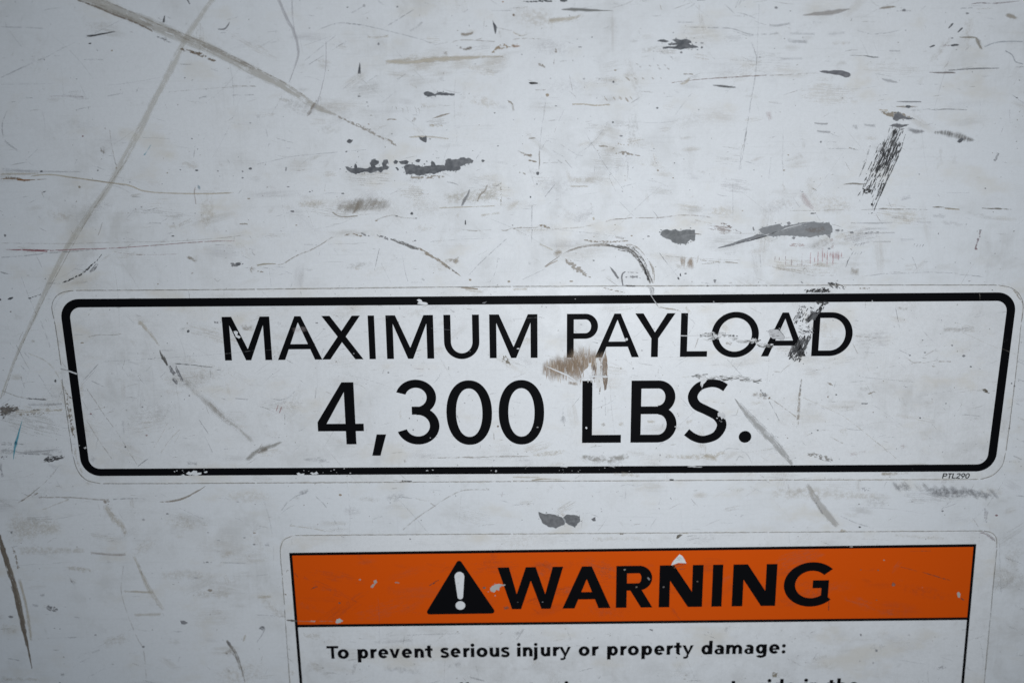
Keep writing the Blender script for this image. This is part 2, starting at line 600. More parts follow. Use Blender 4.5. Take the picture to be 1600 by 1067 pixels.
def stroke(pts, w):
    """constant-width stroke along a smooth path; pts may carry their own widths"""
    p = catmull([(a[0], a[1], a[2] if len(a) > 2 else w) for a in pts], .03)
    L = []
    for i, (x, y, ww) in enumerate(p):
        a, b = p[max(i - 1, 0)], p[min(i + 1, len(p) - 1)]
        d = math.hypot(b[0] - a[0], b[1] - a[1]) or 1
        nx, ny = -(b[1] - a[1]) / d, (b[0] - a[0]) / d
        L.append(((x + nx * ww / 2, y + ny * ww / 2), (x - nx * ww / 2, y - ny * ww / 2)))
    return [[L[i][0], L[i + 1][0], L[i + 1][1], L[i][1]] for i in range(len(L) - 1)]

def disc(cx, cy, r): return [[(cx + r * math.cos(i * math.pi / 12), cy + r * math.sin(i * math.pi / 12)) for i in range(24)]]

TV, TH = .156, .129               # stem and bar of the regular weight

def g_M(W):
    m = W / 2
    return [rect(0, 0, TV, 1), rect(W - TV, 0, W, 1),
            [(0, 1), (.215, 1), (m + .001, .255), (m + .001, 0), (m - .058, 0), (TV - .01, .83), (TV - .01, .9)],
            [(W, 1), (W - .215, 1), (m - .001, .255), (m - .001, 0), (m + .058, 0), (W - TV + .01, .83), (W - TV + .01, .9)]]
def g_A(W, f=.165, ap=.07, b0=.243, b1=.362, inn=.862):
    m = W / 2
    xi = lambda y: f + (m - f) * y / inn
    return [[(0, 0), (f, 0), (m + .001, inn), (m + .001, 1), (m - ap, 1)], [(W, 0), (m + ap, 1), (m - .001, 1), (m - .001, inn), (W - f, 0)],
            [(xi(b0) - .02, b0), (W - xi(b0) + .02, b0), (W - xi(b1) + .02, b1), (xi(b1) - .02, b1)]]
def g_X(W):
    i = .035
    return [[(i, 1), (i + .185, 1), (W, 0), (W - .185, 0)], [(W - i - .185, 1), (W - i, 1), (.185, 0), (0, 0)]]
def g_I(W): return [rect(0, 0, W, 1)]
def g_U(W):
    r = W / 2
    return [rect(0, .38, TV, 1), rect(W - TV, .38, W, 1)] + arc(r, .385, r, .40, 180, 360, TV, TH + .005)
def g_P(W):
    r = .285
    return [rect(0, 0, TV, 1), rect(TV - .01, 1 - TH, W - r + .01, 1), rect(TV - .01, 1 - 2 * r, W - r + .01, 1 - 2 * r + TH)] + arc(W - r, 1 - r, r, r, -90, 90, TV, TH)
def g_Y(W):
    m = W / 2; h = TV / 2
    return [[(0, 1), (.185, 1), (m + .001, .565), (m + .001, .36), (m - h, .43)], [(W, 1), (m + h, .43), (m - .001, .36), (m - .001, .565), (W - .185, 1)], rect(m - h, 0, m + h, .47)]
def g_L(W): return [rect(0, 0, TV, 1), rect(0, 0, W, TH)]
def g_O(W): return ring(W / 2, .5, W / 2, .522, .158, .137)
def g_D(W):
    r = .5
    return [rect(0, 0, TV, 1), rect(TV - .01, 1 - TH, W - r + .01, 1), rect(TV - .01, 0, W - r + .01, TH)] + arc(W - r, .5, r, .5, -90, 90, TV + .005, TH)
def g_4(W):
    s1 = .615 * W / .748; s0 = s1 - TV
    return [rect(s0, 0, s1, 1), rect(0, .214, W, .335), [(0, .33), (0, .362), (s0 - .03, 1), (s0 + .01, 1), (s0 + .01, .86), (.138, .33)]]
def g_comma(W): return [[(W * .36, 1), (W, 1), (W * .56, 0), (0, 0)]]
def g_3(W):
    k = W / .69
    return arc(.322 * k, .752, .327 * k, .283, 163, -90, .148, TH) + arc(.34 * k, .297, .35 * k, .307, 90, -161, .150, TH + .004) + [rect(.238, .605 - TH, .345, .605)]
def g_0(W): return ring(W / 2, .5, W / 2, .52, .150, TH + .002, 2.15)
def g_B(W):
    a, b = .265, .292
    return [rect(0, 0, TV, 1), rect(TV - .01, 1 - TH, W - .03 - a + .01, 1), rect(TV - .01, 0, W - b + .01, TH), rect(TV - .01, .462, W - .283, .586)] \
        + arc(W - .03 - a, 1 - a, a, a, -90, 90, TV, TH) + arc(W - b, b, b, b, -90, 90, TV, TH)
def g_S(W):
    f = lambda x, y: ((x - 1073) / 282 * W, (845 - y) / 390)
    return stroke([f(*p) + (t,) for p, t in (((1336, 503), .128), ((1290, 480), .126), ((1232, 475), .124), ((1160, 496), .138), ((1122, 553), .150), ((1146, 608), .150),
                   ((1218, 644), .142), ((1290, 682), .148), ((1321, 738), .150), ((1285, 802), .136), ((1205, 828), .124), ((1140, 813), .124), ((1090, 780), .126))], .13)
def g_dot(W): return disc(W / 2, W / 2, W / 2)

# bold capitals
BT = .237
def b_W(W):
    k = W / 1.566
    o = [(0, 1), (.275, 1), (.453, .362), (.676, 1), (.91, 1), (1.137, .352), (1.315, 1), (1.566, 1), (1.264, 0), (1.044, 0), (.792, .676), (.556, 0), (.337, 0)]
    return [[(x * k, y) for x, y in o]]
def b_A(W): return g_A(W, .267, .107, .214, .39, .70)
def b_R(W):
    r = .295; wb = W * .975
    return [rect(0, 0, BT, 1), rect(BT - .01, .82, wb - r + .01, 1), rect(BT - .01, .41, wb - r + .01, .585), [(W * .36, .45), (W * .68, .45), (W, 0), (W * .685, 0)]] + arc(wb - r, 1 - r, r, r, -90, 90, .24, .178)
def b_N(W): return [rect(0, 0, BT, 1), rect(W - BT, 0, W, 1), [(0, 1), (.315, 1), (W, .0), (W - .315, .0)]]
def b_G(W):
    return arc(.61, .5, .61, .53, 43, 317, .25, .205) + [rect(.635, .41, W, .60), [(.832, .13), (W, .085), (W, .60), (.832, .60)]]

# bold lower case, x-height .71
XH, T1, T2 = .725, .256, .212
def l_T(W): return [rect(0, 1 - .19, W, 1), rect(W / 2 - .11, 0, W / 2 + .11, 1)]
def l_o(W): return ring(W / 2, XH / 2, W / 2, XH / 2 + .02, T1 + .01, T2)
def l_p(W): return [rect(0, -.31, T1, XH)] + ring(W / 2 + .04, XH / 2, W / 2 - .04, XH / 2 + .02, T1, T2)
def l_d(W): return [rect(W - T1, 0, W, 1.06)] + ring(W / 2 - .03, XH / 2, W / 2 - .03, XH / 2 + .02, T1, T2)
def l_r(W): return [rect(0, 0, T1, XH)] + arc(W, XH - .36, W - .01, .375, 90, 165, T1, T2)
def l_e(W): return arc(W / 2, XH / 2, W / 2, XH / 2 + .02, 0, 318, T1, T2) + [rect(.12, XH / 2 - .075, W - .005, XH / 2 + .065)]
def l_v(W): return [[(0, XH), (.235, XH), (W / 2, .26), (W - .235, XH), (W, XH), (W / 2 + .12, 0), (W / 2 - .12, 0)]]
def l_n(W):
    return [rect(0, 0, T1, XH), rect(W - T1, 0, W, .42)] + arc(W / 2 + .02, .38, W / 2 - .02, .35, 0, 165, T1, T2)
def l_h(W): return l_n(W) + [rect(0, 0, T1, 1.06)]
def l_u(W):
    return [rect(W - T1, 0, W, XH), rect(0, .3, T1, XH)] + arc(W / 2 - .02, .33, W / 2 - .02, .35, 180, 345, T1, T2)
def l_m(W):
    a = (W - T1) / 2
    out = [rect(0, 0, T1, XH), rect(a, 0, a + T1, .42), rect(W - T1, 0, W, .42)]
    for o in (0, a): out += arc(o + (a + T1) / 2 + .02, .38, (a + T1) / 2 - .02, .35, 0, 160, T1, T2)
    return out
def l_t(W):
    s = W * .28
    return [rect(s, .2, s + T1, .94), rect(0, XH - T2 + .02, W * .96, XH)] + arc(s + .25, .22, .25, .24, 180, 285, T1, T2)
def l_s(W):
    k = W / .64
    return stroke([(x * k, y) for x, y in ((.57, .60), (.45, .655), (.31, .662), (.15, .625), (.10, .53), (.18, .44), (.33, .375), (.48, .31), (.545, .20), (.48, .095), (.33, .055), (.17, .07), (.03, .14))], .205)
def l_i(W): return [rect(W / 2 - T1 / 2, 0, W / 2 + T1 / 2, XH)] + disc(W / 2, .93, .14)
def l_j(W):
    r = W - .02
    return [rect(r - T1, -.1, r, XH), rect(0, -.315, r - .2, -.315 + T2 * .9)] + arc(r - .24, -.09, .24, .225, -90, 0, T1, T2 * .9) + disc(r - T1 / 2, .93, .125)
def l_y(W):
    return [[(0, XH), (.235, XH), (W / 2 + .06, .20), (W / 2 - .05, .0)], [(W - .225, XH), (W, XH), (W * .52, -.12), (W * .46, -.22), (W * .36, -.05), (W / 2 - .05, .02)]] \
        + stroke([(W * .50, -.10), (W * .41, -.205), (W * .28, -.235), (W * .12, -.225)], .165)
def l_a(W):
    return [rect(W - T1, 0, W, .44)] + arc(W / 2, .44, W / 2, .29, 0, 138, T1, T2) + ring(W * .46, .215, W * .46, .235, T1 * .9, .14) + [rect(W * .5, .30, W - .05, .43)]
def l_g(W):
    return [rect(W - T1, -.06, W, XH)] + ring(W / 2 - .03, XH / 2 + .01, W / 2 - .03, XH / 2 + .01, T1, T2) + arc(W / 2, -.06, W / 2, .26, 205, 360, T1, T2 * .95)
def l_f(W):
    s = W * .2
    return [rect(s, 0, s + T1, .8), rect(0, XH - T2 + .02, W, XH)] + arc(s + .27, .80, .27, .27, 80, 180, T1, T2)
def l_colon(W): return disc(W / 2, .125, .135) + disc(W / 2, XH - .13, .135)

# the slanted part number
def slant(g, k=.16): return lambda W: [[(x + k * (y - .5), y) for x, y in p] for p in g(W)]
def n_P(W): return [rect(0, 0, .2, 1), rect(.1, .82, W - .27, 1), rect(.1, .38, W - .27, .55)] + arc(W - .31, .69, .31, .31, -90, 90, .19, .17)
def n_T(W): return [rect(0, .82, W, 1), rect(W / 2 - .1, 0, W / 2 + .1, 1)]
def n_L(W): return [rect(0, 0, .2, 1), rect(0, 0, W, .17)]
def n_2(W): return arc(W / 2, .69, W / 2, .32, 170, -35, .19, .17) + [rect(0, 0, W, .17), [(0, .1), (.22, .1), (W - .06, .56), (W - .22, .66)]]
def n_9(W): return ring(W / 2, .66, W / 2, .35, .19, .17) + [[(W * .22, 0), (W * .52, 0), (W - .02, .52), (W - .22, .48)]]
def n_0(W): return ring(W / 2, .5, W / 2, .52, .19, .17)

def letter(parent, glyph, xl, yl, xr, yr, base, top, h, mat=None, name='letter'):
    """glyph spanning xl..xr (picture pixels, each with the height it was read at) between base(x) and top(x)"""
    pl, pr = at(xl, yl), at(xr, yr)
    xm = (xl + xr) / 2
    b, t = at(xm, base(xm)), at(xm, top(xm))
    cap = t.y - b.y
    bl, br = at(xl, base(xl)), at(xr, base(xr))
    slope = (br.y - bl.y) / (br.x - bl.x)
    W = (pr.x - pl.x) / cap
    vs_, tr = fill(glyph(W))
    V = [(pl.x + v.x * cap, -h, b.y + v.y * cap + slope * (v.x * cap - (pr.x - pl.x) / 2)) for v in vs_]
    return mesh_obj(name, V, tr, mat or M_BLACK, parent)

def lin(x0, y0, x1, y1): return lambda x: y0 + (y1 - y0) * (x - x0) / (x1 - x0)

def part_empty(name, parent, x, y):
    p = at(x, y)
    o = bpy.data.objects.new(name, None)
    o.empty_display_size = .01
    o.parent = parent
    o.location = Vector((p.x, -HP, p.y)) - world_loc(parent)
    COL.objects.link(o)
    return o

def rounded(corners, r, n=10):
    """plane quad (pixel corners) with rounded corners, r in pixels"""
    c = [at(*p) for p in corners]
    out = []
    r *= PX
    for i in range(4):
        p, a, b = c[i], c[i - 1], c[(i + 1) % 4]
        da, db = (a - p).normalized(), (b - p).normalized()
        half = math.acos(max(-1, min(1, da.dot(db)))) / 2
        ctr = p + (da + db).normalized() * (r / math.sin(half))
        s, e = p + da * (r / math.tan(half)), p + db * (r / math.tan(half))
        a0 = math.atan2(s.y - ctr.y, s.x - ctr.x); a1 = math.atan2(e.y - ctr.y, e.x - ctr.x)
        while a1 - a0 > math.pi: a1 -= 2 * math.pi
        while a1 - a0 < -math.pi: a1 += 2 * math.pi
        out += [ctr + Vector((math.cos(a0 + (a1 - a0) * k / n), math.sin(a0 + (a1 - a0) * k / n))) * r for k in range(n + 1)]
    return out

def sheet_of(name, loop, h, h0, mat, parent):
    """a thin vinyl sheet with a real edge"""
    n = len(loop)
    V = [(p.x, -h, p.y) for p in loop] + [(p.x, -h0, p.y) for p in loop]
    F = [tuple(range(n))] + [(i, (i + 1) % n, n + (i + 1) % n, n + i) for i in range(n)]
    return mesh_obj(name, V, F, mat, parent)

def band(name, outer, inner, h, mat, parent):
    n = len(outer)
    V = [(p.x, -h, p.y) for p in outer] + [(p.x, -h, p.y) for p in inner]
    return mesh_obj(name, V, [(i, (i + 1) % n, n + (i + 1) % n, n + i) for i in range(n)], mat, parent)

DIRT = 'dirt_smear'
def edge_dirt(loop_px, owner, h, a=.62, skip=0.0):
    """the dark hairline of dirt caught along a decal's edge, in stretches"""
    on(owner, h); tile(0, 0, 1)
    for seg in loop_px:
        rib(DIRT, seg, 'tan', .30, 'smear', w=3.4, dens=.0, ends=.02, jag=.5)
        rib('dirt_line', seg, (.15, .14, .13), a, 'line', w=1.4, dens=.25, ends=.02, jag=.3)

# ---- payload decal
PQ = [(80, 454.2), (1603, 444.8), (1566, 748.8), (119.5, 755.6)]
pd = at(840, 755)
PAY = empty('payload_decal', (pd.x, 0, pd.y), 'large white decal with black rounded border reading MAXIMUM PAYLOAD 4,300 LBS.', 'decal')
sheet_of('backing', rounded(PQ, 40), HB, 0.0, M_VINYL, PAY)
band('border_frame', rounded([(92.3, 467.3), (1589.5, 456.6), (1553.5, 735.9), (129.2, 743.4)], 30), rounded([(108.0, 480.4), (1574.5, 470.0), (1541.5, 724.9), (140.8, 732)], 17), HP, M_BLACK2, PAY)

B1 = lambda x: 563.0 - 6.9 * (x - 352) / 950 + .6 * ((x - 840) / 480) ** 2 - .6
T1_ = lambda x: 495.0 - 7.2 * (x - 352) / 950 + .6 * ((x - 840) / 480) ** 2 - .6
L1 = part_empty('text_line', PAY, 840, 560); L1['label'] = 'black capitals reading MAXIMUM PAYLOAD'
for g, xl, yl, xr, yr in (
        (g_M, 349.2, 529, 423.3, 529), (g_A, 434.5, 562, 503.8, 561.5), (g_X, 503.6, 561, 568.2, 561), (g_I, 576.0, 527, 586.0, 527),
        (g_M, 603.6, 527, 677.6, 527), (g_U, 693.2, 510, 748.6, 510), (g_M, 764.8, 525, 839.8, 525), (g_P, 885.6, 540, 934.4, 509),
        (g_A, 929.5, 558, 998.2, 557.5), (g_Y, 992.5, 490, 1055.5, 489), (g_L, 1063.2, 523, 1104.4, 556), (g_O, 1111.5, 523, 1185.5, 523),
        (g_A, 1188.6, 557, 1258.5, 556.5), (g_D, 1269.2, 522, 1332, 521)):
    letter(L1, g, xl, yl, xr, yr, B1, T1_, HP)
B2 = lin(500, 694.0, 1050, 690.8)
T2_ = lin(500, 597.2, 1050, 594.0)
L2 = part_empty('text_line', PAY, 830, 694); L2['label'] = 'large black figures reading 4,300 LBS.'
for g, xl, yl, xr, yr in (
        (g_4, 496.4, 662, 568.6, 667), (g_3, 619.6, 644, 686.8, 665), (g_0, 697.6, 644, 768.8, 644), (g_0, 779.2, 643, 850.2, 643),
        (g_L, 909.6, 643, 970, 686), (g_B, 985.8, 643, 1056.8, 665), (g_S, 1068.6, 676, 1138.4, 600)):
    letter(L2, g, xl, yl, xr, yr, B2, T2_, HP)
letter(L2, g_comma, 581.8, 711.5, 603.5, 678.2, lambda x: 711.5, lambda x: 678.2, HP, name='comma')
letter(L2, lambda W: [[(W * (.5 + .5 * math.cos(i * .2618)), .5 + .5 * math.sin(i * .2618)) for i in range(24)]], 1154.0, 682, 1173.8, 682, lambda x: 691.3, lambda x: 672.8, HP, name='period')
L3 = part_empty('part_number', PAY, 1493, 747); L3['label'] = 'tiny slanted black print reading PTL290'
B3, T3 = (lambda x: 747.0), (lambda x: 738.9)
for g, a, b in ((n_P, 285, 445), (n_T, 460, 615), (n_L, 630, 760), (n_2, 775, 920), (n_9, 937, 1085), (n_0, 1097, 1250)):
    letter(L3, slant(g), 1460 + a / 22.86, 743, 1460 + b / 22.86, 743, B3, T3, HP)

# ---- warning decal
wd = at(1000, 1330)
WRN = empty('warning_decal', (wd.x, 0, wd.y), 'white decal with an orange WARNING band below the payload decal', 'decal')
sheet_of('backing', rounded([(436.6, 835.9), (1558.8, 828.3), (1511, 1330), (471.5, 1330)], 21), HB, 0.0, M_VINYL, WRN)
band('border_frame', [at(452, 863), at(1525.2, 849.3), at(1485, 1300), at(487, 1300)], [at(456.8, 867.3), at(1520.6, 853.7), at(1480.8, 1296), at(491.0, 1296)], HP, M_BLACK, WRN)
q = [at(454.2, 864.8), at(1523, 851.2), at(1512.8, 966), at(463.6, 977)]
ORG = mesh_obj('orange_band', [(p.x, -(HB + .010 * MM), p.y) for p in q], [(0, 1, 2, 3)], M_ORANGE, WRN)
q = [at(463.6, 975.0), at(1512.8, 963.5), at(1512.6, 967.6), at(463.9, 979.2)]
mesh_obj('divider_line', [(p.x, -(HP + .004 * MM), p.y) for p in q], [(0, 1, 2, 3)], M_BLACK, WRN)
def tri_sign():
    c = [at(717.2, 871.5), at(776.0, 957.6), at(664.0, 959.2)]
    loop = []
    r = 4.6 * PX
    for i in range(3):
        p, a, b = c[i], c[i - 1], c[(i + 1) % 3]
        da, db = (a - p).normalized(), (b - p).normalized()
        half = math.acos(da.dot(db)) / 2
        ctr = p + (da + db).normalized() * (r / math.sin(half))
        s, e = p + da * (r / math.tan(half)), p + db * (r / math.tan(half))
        a0 = math.atan2(s.y - ctr.y, s.x - ctr.x); a1 = math.atan2(e.y - ctr.y, e.x - ctr.x)
        while a1 - a0 > math.pi: a1 -= 2 * math.pi
        while a1 - a0 < -math.pi: a1 += 2 * math.pi
        loop += [ctr + Vector((math.cos(a0 + (a1 - a0) * k / 7), math.sin(a0 + (a1 - a0) * k / 7))) * r for k in range(8)]
    t = mesh_obj('warning_triangle', [(p.x, -HP, p.y) for p in loop], [tuple(range(len(loop)))], M_BLACK, WRN)
    h = HP + .006 * MM
    # the mark: a tapered bar with round ends, and its dot
    pts = []
    for k in range(13):
        a = math.pi * k / 12
        pts.append((717.9 + 7.6 * math.cos(a), 900.2 - 7.6 * math.sin(a)))
    for k in range(13):
        a = math.pi + math.pi * k / 12
        pts.append((719.2 + 4.4 * math.cos(a), 931.0 - 4.4 * math.sin(a)))
    o = [at(*p) for p in pts]
    e1 = mesh_obj('exclamation_bar', [(p.x, -h, p.y) for p in o], [tuple(range(len(o)))], M_VINYL, t)
    o = [at(719.4 + 7.6 * math.cos(a * .2618), 945.0 - 6.7 * math.sin(a * .2618)) for a in range(24)]
    mesh_obj('exclamation_dot', [(p.x, -h, p.y) for p in o], [tuple(range(24))], M_VINYL, t)
    return t
tri_sign()
B4, T4 = lin(810, 950.8, 1260, 945.0), lin(810, 885.4, 1260, 879.6)
L4 = part_empty('text_line', WRN, 1040, 950); L4['label'] = 'bold black capitals reading WARNING'
for g, xl, yl, xr, yr in (
        (b_W, 777.2, 886, 880.0, 885), (b_A, 878.7, 950, 953.9, 949.5), (b_R, 962.3, 930, 1019.2, 948), (b_N, 1029.4, 930, 1098.2, 910),
        (g_I, 1112.6, 914, 1128.6, 914), (b_N, 1143.6, 930, 1213.0, 910), (b_G, 1224.4, 914, 1294.6, 914)):
    letter(L4, g, xl, yl, xr, yr, B4, T4, HP)
B5, T5 = lin(520, 1028.2, 1225, 1019.9), lin(520, 1008.2, 1225, 999.7)
L5 = part_empty('text_line', WRN, 870, 1028); L5['label'] = 'bold line reading To prevent serious injury or property damage:'
def small(line, off, items, B, T):
    for g, a, b in items:
        xl, xr = off + a / 6.154, off + b / 6.154
        letter(line, g, xl, B(xl) - 8, xr, B(xr) - 8, B, T, HP)
small(L5, 500, ((l_T, 66, 180), (l_o, 170, 279), (l_p, 361, 465), (l_r, 485, 548), (l_e, 560, 659), (l_v, 668, 770), (l_e, 786, 886), (l_n, 908, 1000), (l_t, 1010, 1087),
      (l_s, 1160, 1240), (l_e, 1255, 1353), (l_r, 1377, 1440), (l_i, 1452, 1483)), B5, T5)
small(L5, 740, ((l_o, 27, 135), (l_u, 153, 248), (l_s, 265, 346), (l_i, 420, 450), (l_n, 473, 568), (l_j, 574, 618), (l_u, 645, 738), (l_r, 762, 825), (l_y, 822, 936),
      (l_o, 1009, 1116), (l_r, 1138, 1202), (l_p, 1283, 1388), (l_r, 1410, 1472)), B5, T5)
small(L5, 980, ((l_o, 5, 112), (l_p, 136, 240), (l_e, 258, 358), (l_r, 378, 440), (l_t, 447, 525), (l_y, 528, 638), (l_d, 712, 819), (l_a, 838, 930), (l_m, 950, 1105),
      (l_a, 1125, 1215), (l_g, 1235, 1341), (l_e, 1363, 1465), (l_colon, 1487, 1521)), B5, T5)
# the next line: only the tops of its tall letters rise into the picture
B6, T6 = lin(700, 1086.0, 1310, 1079.4), lin(700, 1066.4, 1310, 1059.8)
L6 = part_empty('text_line', WRN, 1250, 1084); L6['label'] = 'bold text line cut off by the bottom of the picture'
for g, xl, xr in ((l_f, 714.5, 725), (l_f, 724, 734.5), (l_t, 824, 836), (l_i, 882.5, 887.5), (l_t, 1139, 1151.5), (l_r, 1186, 1196.5), (l_i, 1199, 1204), (l_d, 1206.5, 1223.7), (l_e, 1227, 1243),
                  (l_i, 1256.2, 1261.2), (l_n, 1265, 1280), (l_t, 1292, 1304.5), (l_h, 1307.2, 1322), (l_e, 1325.5, 1341.5)):
    letter(L6, g, xl, B6(xl) - 8, xr, B6(xr) - 8, B6, T6, HP)

# ------------------------------------------------------------------ marks on the wall (traced region by region)
SC, SR, DS, PC, RS, RU = 'scuff_mark', 'scratch', 'dirt_smear', 'paint_chip', 'residue_streak', 'rust_stain'  # one scratch, along the peeled tab, is a painted shadow line
on(WALL, 0.0)
# -- the two long tan streaks that cross at the upper left
tile(0, 0, 4)
rib(RS, [(500, -30, 105), (700, 55, 98), (860, 120, 98), (1020, 185, 98), (1180, 252, 98), (1360, 330, 88), (1600, 455, 80), (1780, 545, 70), (1930, 640, 58), (2020, 690, 40), (2110, 722, 16)],
    (.53, .50, .45), .56, 'tape', ends=.25, jag=.07, label='broad tan diagonal streak at the upper left')
rib(RS, [(1345, -20, 42), (1240, 120, 50), (1165, 240, 55), (1110, 345, 60), (1040, 490, 60), (960, 640, 60), (860, 840, 62), (730, 1080, 62), (650, 1210, 55), (500, 1420, 48), (400, 1580, 45), (280, 1830, 45), (200, 2010, 40), (110, 2200, 26), (0, 2500, 14)],
    (.62, .59, .53), .42, 'tape', ends=.05, jag=.05, label='thin tan streak running down the left side')
rib(SR, [(620, -8), (800, 68), (1000, 158), (1120, 205), (1300, 280), (1420, 335), (1600, 428), (1780, 520), (1920, 610)], 'dirt', .75, 'line', w=9)
rib(SR, [(480, 0), (600, 45), (700, 88), (860, 150), (960, 200)], 'brown', .7, 'crumb', w=10, dens=.15)
rib(SR, [(1040, 185), (1250, 275), (1500, 385), (1600, 440)], 'dirt', .35, 'dry', w=34)
rib(SR, [(560, 20), (760, 100), (980, 180)], 'dirt', .30, 'dry', w=40)
rib(SC, [(1118, 285, 14), (1135, 305, 28), (1180, 322, 22), (1260, 345, 30), (1330, 378, 22), (1362, 385, 12)], 'brown', .9, 'crumb', dens=.12)
rib(SC, [(975, 232, 14), (1030, 245, 24), (1075, 275, 14)], 'grey', .7, 'crumb')
rib(SR, [(800, 990), (690, 1150), (560, 1350), (460, 1525), (330, 1765), (205, 2010), (100, 2250), (20, 2480)], 'dirt', .70, 'line', w=7, dens=.05)
rib(SR, [(540, 226, 8), (570, 226, 14), (640, 214, 11), (722, 198, 5)], 'dark', .9, 'solid')
dot(PC, 562, 274, 10, 'dark', .5)
rib(SR, [(0, 490, 10), (180, 405, 12), (290, 358, 6)], 'grey', .5); rib(SR, [(280, 365), (400, 300), (540, 235), (770, 122)], 'faint', .45, w=6)
rib(SR, [(1360, 184, 5), (1400, 184, 12), (1422, 164, 10), (1436, 138, 3)], 'grey', .8, 'solid'); rib(SR, [(1375, 208), (1415, 206)], 'faint', .6, w=8)
rib(SR, [(1030, 96, 4), (1022, 145, 18)], 'dark', .8, 'solid'); rib(SR, [(1170, -5, 16), (1188, 32, 6)], 'grey', .8, 'solid'); rib(SR, [(985, 110), (1015, 130)], 'faint', .6, w=10)
for p, w_, c, a in (([(0, 170), (180, 175), (280, 182)], 9, 'grey', .45), ([(520, 375), (650, 375)], 16, 'faint', .5), ([(300, 604), (400, 602), (540, 610)], 6, 'maroon', .4), ([(650, 606), (770, 584)], 10, 'faint', .6),
                    ([(1450, 536), (1600, 541)], 10, 'dirt', .55), ([(1040, 578), (1350, 552), (1600, 540)], 5, 'dirt', .55), ([(1450, 597), (1590, 594)], 14, 'grey', .5), ([(1240, 616), (1292, 604)], 12, 'grey', .5),
                    ([(685, 808), (700, 920), (730, 1045)], 6, 'dirt', .7), ([(480, 685), (570, 668)], 8, 'faint', .6), ([(160, 610), (205, 613)], 8, 'grey', .6), ([(335, 350), (375, 352)], 7, 'grey', .6),
                    ([(70, 640), (100, 637)], 8, 'grey', .5), ([(160, 1005), (240, 930)], 8, 'faint', .4), ([(0, 530), (330, 525)], 6, 'faint', .35), ([(880, 860), (1060, 868)], 6, 'faint', .35), ([(60, 200), (140, 300)], 8, 'faint', .25)):
    rib(SR, p, c, a, 'line', w=w_)
rib(SR, [(46, 690), (14, 780), (22, 875)], 'grey', .55, w=10); rib(DS, [(22, 875), (70, 915), (115, 945)], 'faint', .45, 'smear', w=24)
rib(DS, [(645, 905, 24), (640, 950, 60), (655, 990, 24)], 'brown', .8, 'grain', dens=-.22)
rib(SR, [(946, 903, 3), (900, 975, 11)], 'cyan', .55, 'line')
dot(PC, 518, 853, 7, 'maroon'); dot(PC, 700, 318, 7, 'dirt'); dot(PC, 1565, 1055, 11, 'dark'); dot(PC, 1565, 770, 6, 'grey'); dot(PC, 1200, 868, 6, 'grey'); dot(PC, 1155, 488, 6, 'grey')
# -- top, left of the middle
tile(400, 0, 4)
rib(DS, [(140, -10, 36), (190, 110, 34), (240, 210, 34), (266, 330, 24), (240, 430, 14), (205, 525, 10)], 'lilac', .60, 'smear', dens=.15)
rib(DS, [(225, -10, 18), (230, 110, 16), (245, 215, 10)], 'lilac', .45, 'smear'); rib(SR, [(165, 600), (95, 720)], 'faint', .4, w=8)
rib(SR, [(438, 250, 7), (435, 430, 10), (398, 600, 12), (375, 650, 34), (320, 732, 26)], 'lilac', .55, 'smear', dens=.1)
rib(DS, [(385, 620, 20), (345, 690, 34), (310, 735, 14)], 'dirt', .5, 'dry')
rib(SR, [(380, 192), (500, 150), (600, 150), (760, 180), (1000, 240), (1135, 286)], 'grey', .5, w=8); rib(SR, [(560, 150), (660, 158)], 'grey', .5, w=9)
for x0, y0, x1, y1, w_, a in ((300, 385, 510, 215, 7, .5), (320, 412, 570, 256, 7, .55), (820, 165, 990, 60, 9, .5), (960, 202, 1046, 138, 26, .38), (595, 85, 682, 35, 9, .4), (290, 290, 480, 225, 6, .3), (640, 555, 760, 470, 6, .3),
                              (540, 560, 660, 470, 6, .25), (780, 650, 880, 570, 7, .3), (880, 500, 940, 460, 8, .35), (760, 5, 800, 35, 8, .35), (1290, 80, 1330, 60, 9, .4), (1470, 70, 1600, 68, 8, .5), (0, 310, 120, 240, 6, .3), (60, 800, 75, 860, 6, .35)):
    rib(SR, [(x0, y0), (x1, y1)], 'grey', a, 'line', w=w_)
flake(PC, [(636, 462), (641, 430), (650, 388), (654, 430), (655, 463)], 'chip', .3)
flake(PC, [(1478, 128), (1492, 150), (1506, 172), (1502, 200), (1496, 218), (1488, 190)], 'chip', .4)
flake(PC, [(1048, 584), (1065, 574), (1088, 578), (1115, 590), (1150, 578), (1200, 584), (1242, 589), (1240, 597), (1180, 598), (1150, 595), (1105, 600), (1075, 606), (1056, 597)], 'chip', 1.0, label='thin dark bare chip near the top')
flake(PC, [(566, 884), (580, 870), (598, 876), (607, 874), (600, 888), (588, 898), (572, 893)], 'chip', .5); dot(PC, 565, 950, 7, 'grey')
flake(PC, [(1015, 855), (1040, 862), (1064, 851), (1068, 876), (1064, 892), (1045, 886), (1024, 872)], 'chip', .7); dot(PC, 1088, 870, 6, 'grey')
dot(PC, 1418, 1006, 11, 'chip'); dot(PC, 645, 603, 11, 'chip', .35); dot(PC, 694, 641, 5, 'chip'); dot(PC, 767, 277, 7, 'grey', 1.2); dot(PC, 572, 48, 7, 'grey'); dot(PC, 883, 45, 7, 'grey'); dot(PC, 1543, 14, 6, 'rust'); dot(PC, 1512, 913, 6, 'grey')
dot(PC, 1492, 707, 6, 'grey'); dot(PC, 676, 38, 8, 'faint', 1.2); dot(PC, 335, 178, 5, 'grey'); dot(PC, 704, 777, 6, 'dirt'); dot(PC, 850, 838, 5, 'grey')
rib(DS, [(800, 390, 30), (950, 385, 55), (1150, 372, 55), (1350, 362, 34), (1560, 352, 12)], 'tan', .60, 'smear', dens=.1)
